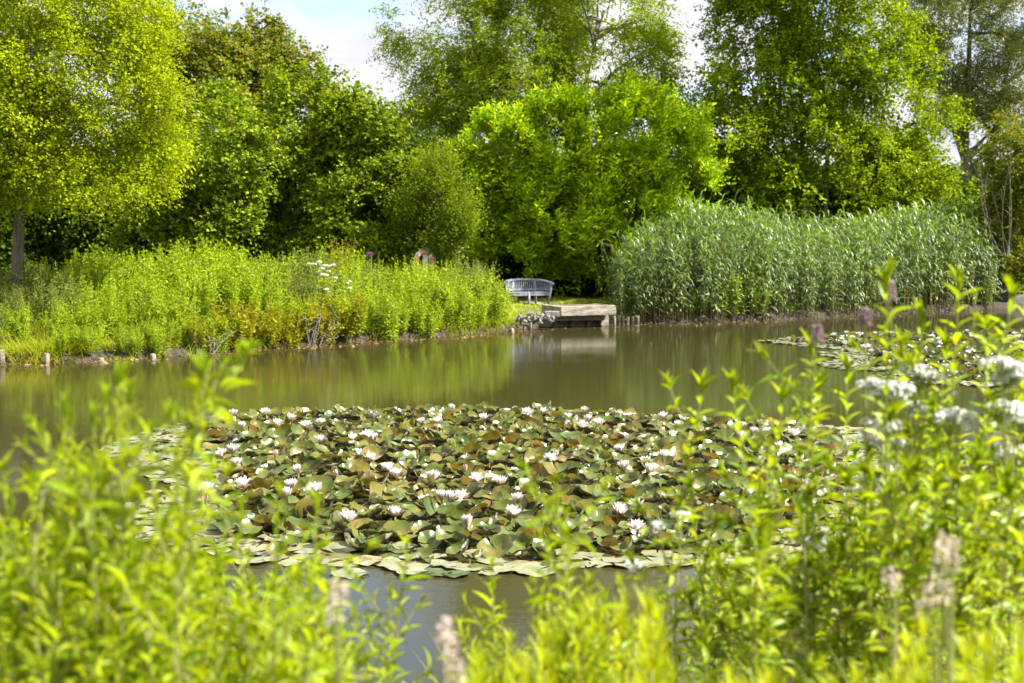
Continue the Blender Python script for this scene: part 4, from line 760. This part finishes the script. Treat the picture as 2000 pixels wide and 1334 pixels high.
def whorl(mb, n, elev, L, W, r0, z0, ph, jit=.12, curve=.0):
    az = ph+np.arange(n)*2*math.pi/n+rng.normal(size=n)*jit; e = np.radians(elev+rng.normal(size=n)*5); rad = np.stack([np.cos(az), np.sin(az), 0*az], -1)
    P = rad*r0+np.array([0, 0, z0]); D = rad*np.cos(e)[:, None]+UP*np.sin(e)[:, None]; Nn = UP*np.cos(e)[:, None]-rad*np.sin(e)[:, None]; mb.leaves(PETAL, P, D, Nn, L*(.92+.16*rng.random(n)), W)
PETAL = _strip([.45, .85, 1.0, .85, .5, .06], .0, .22); PETAL[0][:, 2] += .35*PETAL[0][:, 0]**2*.6
LANCE_IDS = PETAL
def lily(openness):
    pt, sp, sta = MB(), MB(), MB(); e = lambda a, b: a+(b-a)*(1-openness)
    whorl(sp, 4, e(24, 72), .074, .030, .010, 0, .3); whorl(pt, 8, e(34, 75), .080, .034, .010, .003, 0); whorl(pt, 8, e(50, 79), .078, .032, .009, .006, .4); whorl(pt, 7, e(64, 84), .070, .028, .007, .009, .2); whorl(pt, 5, e(72, 87), .052, .017, .005, .01, .1)
    n = 26; az = rng.random(n)*6.28; ee = np.radians(45+40*rng.random(n)); rad = np.stack([np.cos(az), np.sin(az), 0*az], -1); sta.leaves(NEEDLE, rad*.008+np.array([0, 0, .012]), rad*np.cos(ee)[:, None]+UP*np.sin(ee)[:, None], UP+rad*-.5, .030, .005)
    return [('petals', pt.mesh('petals', M['petal'])), ('sepals', sp.mesh('sepals', M['sepal'])), ('stamens', sta.mesh('stamens', M['stamen']))]
def bud():
    pt, sp = MB(), MB(); whorl(pt, 6, 83, .062, .026, .012, .004, .2, .05); whorl(sp, 4, 80, .066, .036, .014, 0, 0, .05); return [('petals', pt.mesh('petals', M['petal'])), ('sepals', sp.mesh('sepals', M['budsepal']))]
stm = MB(); stm.tube([(0, 0, -.25), (.01, 0, -.1), (0, 0, .004)], [.006, .006, .009], 6); stalk = ('stalk', stm.mesh('stalk', M['stalk']))
LO = [lily(q)+[stalk] for q in (1.0, .95, .85, 1.0)]; LH = [lily(q)+[stalk] for q in (.55, .42, .65)]; LB = [bud()+[stalk] for _ in range(2)]
A1 = [(530,130,0),(260,195,2),(245,140,1),(630,230,0),(745,180,0),(320,260,1),(875,245,0),(1005,215,0),(1475,160,0),(1885,225,1),(1405,330,0),(1290,360,0),(1465,365,1),(1000,375,1),(160,490,0),(240,450,0),(280,570,0),(1340,500,0),(1435,530,1),(620,495,2),(810,640,1),(1155,665,2),(1590,615,0),(1665,670,1),(340,755,0),(750,765,0),(710,850,1),(970,800,0),(1650,1005,0),(1920,915,0),(1980,700,1),(1240,1050,0),(20,800,0)]
B1 = [(135,95,1),(425,185,1),(20,215,1),(800,130,0),(830,175,2),(935,125,1),(1030,115,2),(1145,170,0),(1290,115,1),(1335,190,1),(1280,245,0),(1420,220,0),(1595,150,1),(1985,165,1),(1655,355,2),(1610,455,1),(1985,510,1),(1005,540,0),(1640,605,1),(1830,570,0),(1855,632,1),(265,620,2),(350,705,0),(560,745,0),(1060,495,2),(10,700,1),(235,865,0),(55,870,1),(125,880,1),(720,895,1),(665,1000,0),(280,1100,1),(1595,995,0),(1755,940,0),(1755,1130,0),(1880,1150,2)]
fl = [(400+x/4.444, 780+y/4.444, k) for x, y, k in A1]+[(850+x/4.444, 780+y/4.444, k) for x, y, k in B1]
fl += [(1305,897,0),(1524,877,1),(1485,893,1),(1566,898,1),(1655,877,1),(1485,906,0),(1576,953,1),(1461,967,1),(1435,988,1),(1322,834,1),(1314,855,1),(1447,837,1),(1473,848,1),(1500,848,0),(1552,850,0),(1449,857,1),(290,866,0),(350,1020,0),(395,967,0),(460,828,2)]
F1 = [(940,730),(1010,720),(1055,725),(1080,727),(1045,745),(1000,775),(1130,795),(1108,797),(1150,825),(1170,725),(1220,835),(1260,722),(1490,740),(1525,755),(1530,780),(1700,740),(1740,750),(1800,780),(1945,725),(1970,740),(1980,775),(1570,910),(1612,945),(1960,955),(1680,712),(1690,830)]
def put(px, py, k, scale, group):
    q = on(px, py+2, .115+.03*rng.random()); v = (LO if k == 0 else LH if k == 1 else LB); o = plant('water_lily', v[rng.integers(len(v))], q, rng.random()*6.28, scale, 'water lily', group, (rng.normal()*.16+.1, rng.normal()*.16)); o['state'] = k; return o
nf = [(py, put(px, py, k, 1.22+.2*rng.random(), 'water lilies of the near patch')) for px, py, k in fl]; ff = [(400+y/2.857, put(1300+x/2.857, 400+y/2.857, int(rng.random() < .5), 1.3, 'water lilies of the far patch')) for x, y in F1]
BANDS = [(0, 822, 'far edge row'), (822, 850, 'second far row'), (850, 905, 'upper middle'), (905, 960, 'lower middle'), (960, 1200, 'front')]
for lo, hi, nm in BANDS:
    for k, st in ((0, 'open white water lily'), (1, 'half-open white water lily'), (2, 'rosy water lily bud')):
        g = [o for py, o in nf if lo <= py < hi and o['state'] == k]
        if g: rank_labels(g, '{n} '+st+' in the '+nm+' of the near patch')
for lo, hi, nm in ((0, 663, 'the back row'), (663, 680, 'the middle row'), (680, 900, 'the front row')):
    g = [o for py, o in ff if lo <= py < hi]; rank_labels(g, '{n} white water lily in '+nm+' of the far right patch')
for _, o in nf+ff: del o['state']

# ---------------------------------------------------------------- near bank plants
rng = np.random.default_rng(505)
def fgset(H, n, leaf, stem, **kw): return [(H, proto(*herb(rng, H, **kw)[:2], M[stem], M[leaf])) for _ in range(n)]
WH = fgset(1.55, 3, 'fg', 'fgstem', nst=1, spread=0, L=.112, W=.0175, gap=.026, t0=.12, shoots=9, r0=.0045, spiral=True, shootL=.22) + fgset(1.1, 4, 'fg', 'fgstem', nst=1, spread=0, L=.105, W=.017, gap=.025, t0=.1, shoots=7, r0=.004, spiral=True) + fgset(.8, 3, 'fg', 'fgstem', nst=1, spread=0, L=.095, W=.016, gap=.023, t0=.1, shoots=6, r0=.0035, spiral=True)
LS = fgset(1.75, 4, 'fgcool', 'fgstem', nst=1, spread=0, L=.10, W=.026, gap=.042, t0=.15, shoots=4, r0=.005, shootL=.25, e0=0, e1=48, taper=.3, top=8) + fgset(1.2, 4, 'fgcool', 'redstem', nst=1, spread=0, L=.095, W=.023, gap=.038, t0=.12, shoots=5, r0=.0045, shootL=.25, e0=0, e1=50, taper=.3, top=8) + fgset(.8, 3, 'fgcool', 'fgstem', nst=1, spread=0, L=.085, W=.020, gap=.034, t0=.1, shoots=5, r0=.004, e0=0, e1=50, taper=.3, top=8)
def horsetail(H):
    st, lf = MB(), MB(); st.tube([(0, 0, 0), (.01, 0, H*.5), (0, 0, H)], [.004, .0035, .0015], 5, cap=False); P, D, Nn, LL = [], [], [], []; n = int(H/.034)
    for k in range(4, n):
        t = k/n; m_ = 13; az = rng.random()*6.28+np.arange(m_)*6.283/m_+rng.normal(size=m_)*.12; e = np.radians(22+38*t+rng.normal(size=m_)*7); rad = np.stack([np.cos(az), np.sin(az), 0*az], -1)
        P.append(np.repeat([[0, 0, H*t]], m_, 0)); D.append(rad*np.cos(e)[:, None]+UP*np.sin(e)[:, None]); Nn.append(UP*np.cos(e)[:, None]-rad*np.sin(e)[:, None]); LL.append((.15*(1-t)**.6+.02)*(.7+.5*rng.random(m_)))
    lf.leaves(NEEDLE, np.concatenate(P), np.concatenate(D), np.concatenate(Nn), np.concatenate(LL), .0034); return (H, proto(st, lf, M['fgstem'], M['horsetail']))
HT = [horsetail(.62), horsetail(.75), horsetail(.55), horsetail(.9)]
FG = {}
def fg(key, name, protos, px, py, Y, group, cat='plant', lean=None):
    tip = at(px, py, Y); z0 = zg1(tip[0], Y)-.03; h = tip[2]-z0
    if h < .2: return None
    c = sorted(protos, key=lambda q: abs(math.log(h/q[0])))[:3]; H, parts = c[rng.integers(len(c))]
    tx, ty = (rng.normal(size=2)*.05 if lean is None else lean)
    o = plant(name, parts, (tip[0]-h*math.sin(ty), Y+h*math.sin(tx)*.5, z0), rng.random()*6.28, h/H, cat, group, (tx, ty)); FG.setdefault(key, []).append(o); return o
G1, G2, G3 = 'willowherbs on the near bank at the left', 'leafy stems on the near bank at the right', 'horsetails on the near bank'
# left cluster: the tall stems that stand out, then the crowd
for px, py, Y, ln in ((240,742,3.05,(0,.10)),(128,815,3.0,(0,-.02)),(392,738,3.1,(0,.02)),(345,905,3.6,(0,.05)),(60,960,2.9,(0,0)),(22,1000,3.1,(0,-.05)),(470,1010,3.3,(0,.02)),(618,1000,3.3,(0,.06)),(292,860,3.4,(0,.03)),(150,905,3.2,(0,.03)),(88,1015,3.0,(0,-.04)),(212,855,3.3,(0,.06)),(262,905,3.1,(0,.08)),(180,960,2.8,(0,-.03)),(205,790,3.15,(0,.07)),(228,752,2.9,(0,.06)),(398,745,2.95,(0,.03)),(250,780,3.0,(0,.12)),(182,830,3.0,(0,.02)),(372,860,3.0,(0,.02)),(140,835,3.1,(0,-.01)),(120,870,3.3,(0,-.02)),(45,1040,3.2,(0,-.06)),(5,930,3.3,(0,-.02)),(540,1040,3.2,(0,.05))): fg('tall', 'willowherb_plant', WH, px, py, Y, G1, lean=ln)
for k in range(86):
    px = -30+rng.random()*640; Y = 2.7+rng.random()*2.6; py = 1010+(px/640)**2*90+rng.random()*170+(rng.random() < .3)*80; fg('crowd' if Y < 3.9 else 'crowdback', 'willowherb_plant', WH, px, py, Y, G1)
for px, py, Y in ((640,1150,4.2),(672,1255,3.6),(622,1120,3.4)): fg('crowd', 'willowherb_plant', WH, px, py, Y, G1)
# middle stems
for px, py, Y in ((793,1078,3.9),(762,1170,3.8),(960,1120,4.0),(1085,958,3.5),(1070,1010,3.6),(1110,1060,3.4),(1040,1180,3.7),(940,1215,3.6),(1150,1150,3.5),(1190,1210,3.6)): fg('mid', 'willowherb_plant', WH, px, py, Y, G1)
# right cluster
for px, py, Y in ((1722,566,4.1),(1890,566,4.3),(1965,590,4.3),(1800,640,4.4),(1575,690,4.4),(1612,770,4.3),(1370,772,4.3),(1432,768,4.0),(1525,790,4.2),(1760,690,4.6),(1850,690,4.8),(1935,660,4.6),(2010,640,4.5),(1345,960,4.6),(1480,900,4.8),(1660,740,4.5)): fg('rtall', 'loosestrife_plant', LS, px, py, Y, G2)
for k in range(68):
    px = 1370+rng.random()*660; Y = 3.5+rng.random()*2.8; lo = np.interp(px, [1330,1450,1560,1700,1800,2000], [1090,1000,930,850,790,760]); py = lo+rng.random()*260+(rng.random() < .35)*130; fg('rcrowd' if Y < 4.6 else 'rcrowdback', 'loosestrife_plant', LS, px, py, Y, G2)
# horsetails
for k in range(30):
    px = 985+rng.random()*340; fg('ht', 'horsetail_plant', HT, px, 1115+rng.random()*130+abs(px-1150)*.3, 3.0+rng.random()*1.4, G3)
for k in range(34):
    px = 1330+rng.random()*700; py = np.interp(px, [1330,1500,1700,1840,2000], [1270,1285,1260,1190,1175])+rng.random()*90; fg('htr', 'horsetail_plant', HT, px, py, 2.7+rng.random()*.9, G3)
for k in range(10):
    px = 900+rng.random()*150; fg('htm', 'horsetail_plant', HT, px, 1265+rng.random()*60, 2.7+rng.random()*.8, G3)
for key, fmt in (('tall', '{n} of the tall blurred willowherbs rising above the left bank plants'), ('crowd', '{n} of the nearer willowherbs crowded on the left near bank'), ('crowdback', '{n} of the willowherbs behind, on the left near bank'), ('mid', '{n} of the slim willowherbs before the open water'), ('rtall', '{n} of the tallest leafy stems on the right near bank'), ('rcrowd', '{n} of the nearer leafy stems crowded on the right near bank'), ('rcrowdback', '{n} of the leafy stems behind, on the right near bank'), ('ht', '{n} of the feathery horsetails below the middle of the lily patch'), ('htr', '{n} of the feathery horsetails before the right leafy stems'), ('htm', '{n} of the low horsetails by the open water')): rank_labels(FG.get(key, []), fmt)
# white corymbs, faded plumes and mauve spikes
def head_plant(name, label, heads, Y, mat, r, fl, n, group, flat=.55, spike=0, tall=.35):
    r *= .9; pts = [at(px, py, Y+rng.normal()*.06) for px, py in heads]; cx = np.mean([p[0] for p in pts]); z0 = zg1(cx, Y)-.03; b0 = np.array([cx, Y, z0]); root = tag(empty(name, b0), label, 'plant', group); st = MB(); zmin = min(p[2] for p in pts)
    crk = b0+np.array([rng.normal()*.03, rng.normal()*.03, (zmin-z0)*.72]); st.tube(bez(b0, (b0+crk)/2+rng.normal(size=3)*.03, crk)-b0, np.linspace(.006, .004, 8), 6, cap=False); lf = MB()
    for p in pts:
        st.tube(bez(crk, (crk+p)/2+np.array([0, 0, -.02]), p)-b0, np.linspace(.004, .002, 8), 5, cap=False); h = MB()
        if spike:
            a = rng.random(n)*6.28; zz = rng.random(n); rr_ = r*(1-.6*zz); u = np.stack([np.cos(a), np.sin(a), .4+0*a], -1); h.leaves(OVAL, p-b0+np.stack([np.cos(a)*rr_, np.sin(a)*rr_, (zz-.5)*spike], -1), u, UP+rng.normal(size=(n, 3))*.5, fl, fl*.7)
        else:
            nb = 9
            for q in range(nb):
                u = rng.normal(size=3)*np.array([1, 1, .25])*r*.55; dome(h, rng, p-b0+u, r*.36, n//nb, fl, .8); st.tube(bez(p-b0-np.array([0, 0, r]), p-b0+u*.6-np.array([0, 0, r*.5]), p-b0+u, 4), [.0015]*4, 4, cap=False)
        h.obj('tassel' if spike else 'petals', M[mat], root)
    m_ = 26; t_ = rng.random(m_); q = np.stack([(crk-b0)[0]*t_, (crk-b0)[1]*t_, (crk-b0)[2]*t_], -1); az = rng.random(m_)*6.28; lf.leaves(LANCE, q, np.stack([np.cos(az), np.sin(az), .35+0*az], -1), UP+rng.normal(size=(m_, 3))*.25, .09, .022)
    st.obj('stem', M['fgstem'], root); lf.obj('foliage', M['fgcool'], root); return root
GW = 'white flower heads on the near bank'
for lb, heads, Y, r in (('frothy white flower clusters left of the far lily patch stems',[(1720,752),(1745,762),(1732,772)],4.2,.05),('white flower clusters beneath the tallest right stem',[(1800,727),(1812,735),(1785,722)],4.4,.04),('largest creamy cluster near the right edge',[(1955,708),(1975,722),(1990,740),(1962,735)],4.2,.05),('white cluster left of the middle of the right stems',[(1712,850),(1735,835),(1728,862)],4.3,.05),('white cluster beside the crossing dark stem',[(1850,805),(1868,812),(1858,825)],4.3,.04),('white cluster near the right edge below the creamy one',[(1985,792),(1965,800),(1995,815)],4.3,.05),('small white cluster low among the right stems',[(1575,1058),(1592,1062)],4.6,.04),('white cluster over the right end of the near lily patch',[(1715,915),(1735,922),(1700,930)],4.7,.05),('white cluster lower than the one over the patch end',[(1690,960),(1705,950)],4.7,.045),('small white cluster at the right edge, low',[(1972,998),(1985,1002)],4.4,.03),('white clusters by the middle right stems',[(1790,805),(1775,790)],4.6,.04),('round white head over the front edge of the lily patch',[(1238,1104)],4.4,.030),('round white head against the lily pads right of the double bloom',[(1332,1006),(1290,1028)],4.6,.030),('small white head below the horsetails’ top',[(1158,1197)],4.3,.026),('pale cluster at the right edge in the middle height',[(1940,860),(1985,880),(1960,890)],4.5,.05)): head_plant('valerian_plant', lb, heads, Y, 'umbel', r, .012, 230, GW)
GP = 'faded pinkish plumes on the near bank'
for lb, heads, Y in (('faded pink-grey plume in front of the right stems, the tallest',[(1845,1062),(1862,1075),(1838,1090),(1858,1100)],2.9),('faded pink-grey plume directly below the tallest plume',[(1830,1140),(1845,1160),(1815,1165),(1800,1195)],2.9),('faded plume left of the two big plumes',[(1735,1130),(1748,1140)],3.3),('faded upright plume before the open water in the middle',[(870,1235),(878,1260),(884,1290),(890,1315)],2.5),('pale wispy plume at the right of the left willowherbs',[(662,1160),(655,1190)],2.5)): head_plant('faded_plume_plant', lb, heads, Y, 'plume', .012, .011, 42, GP, spike=.05)
for lb, px, py, Y in (('mauve flower spike left of the tallest right stem',1690,622,4.3),('mauve flower spike over the left tip of the far lily patch',1597,655,4.2),('mauve spike tip beside the tallest right stem',1738,570,4.3)): head_plant('mint_plant', lb, [(px, py)], Y, 'mauve', .013, .012, 150, 'mauve spikes on the near bank', spike=.06)
mb = MB()
for k in range(150):
    px = 700+rng.random()*1330; Yd = 2.6+rng.random()*2.2
    if px < 930: continue
    x = (px-1000)/F*Yd; tp_ = at(px, 1180+rng.random()*200-(px > 1400)*70, Yd)[2]; z0 = zg1(x, Yd)-.02; hh = max(.3, tp_-z0)*.9; sg_ = tuft(rng, 16, .05, hh, .007, .30, THIN); mb.add(sg_.v[0]+np.array([x, Yd, z0]), sg_.f[0][0])
tag(mb.obj('near_grass', M['grass']), 'thin blurred grass blades among the plants of the near bank', 'grass', kind='stuff')
print('objects', len(bpy.data.objects))
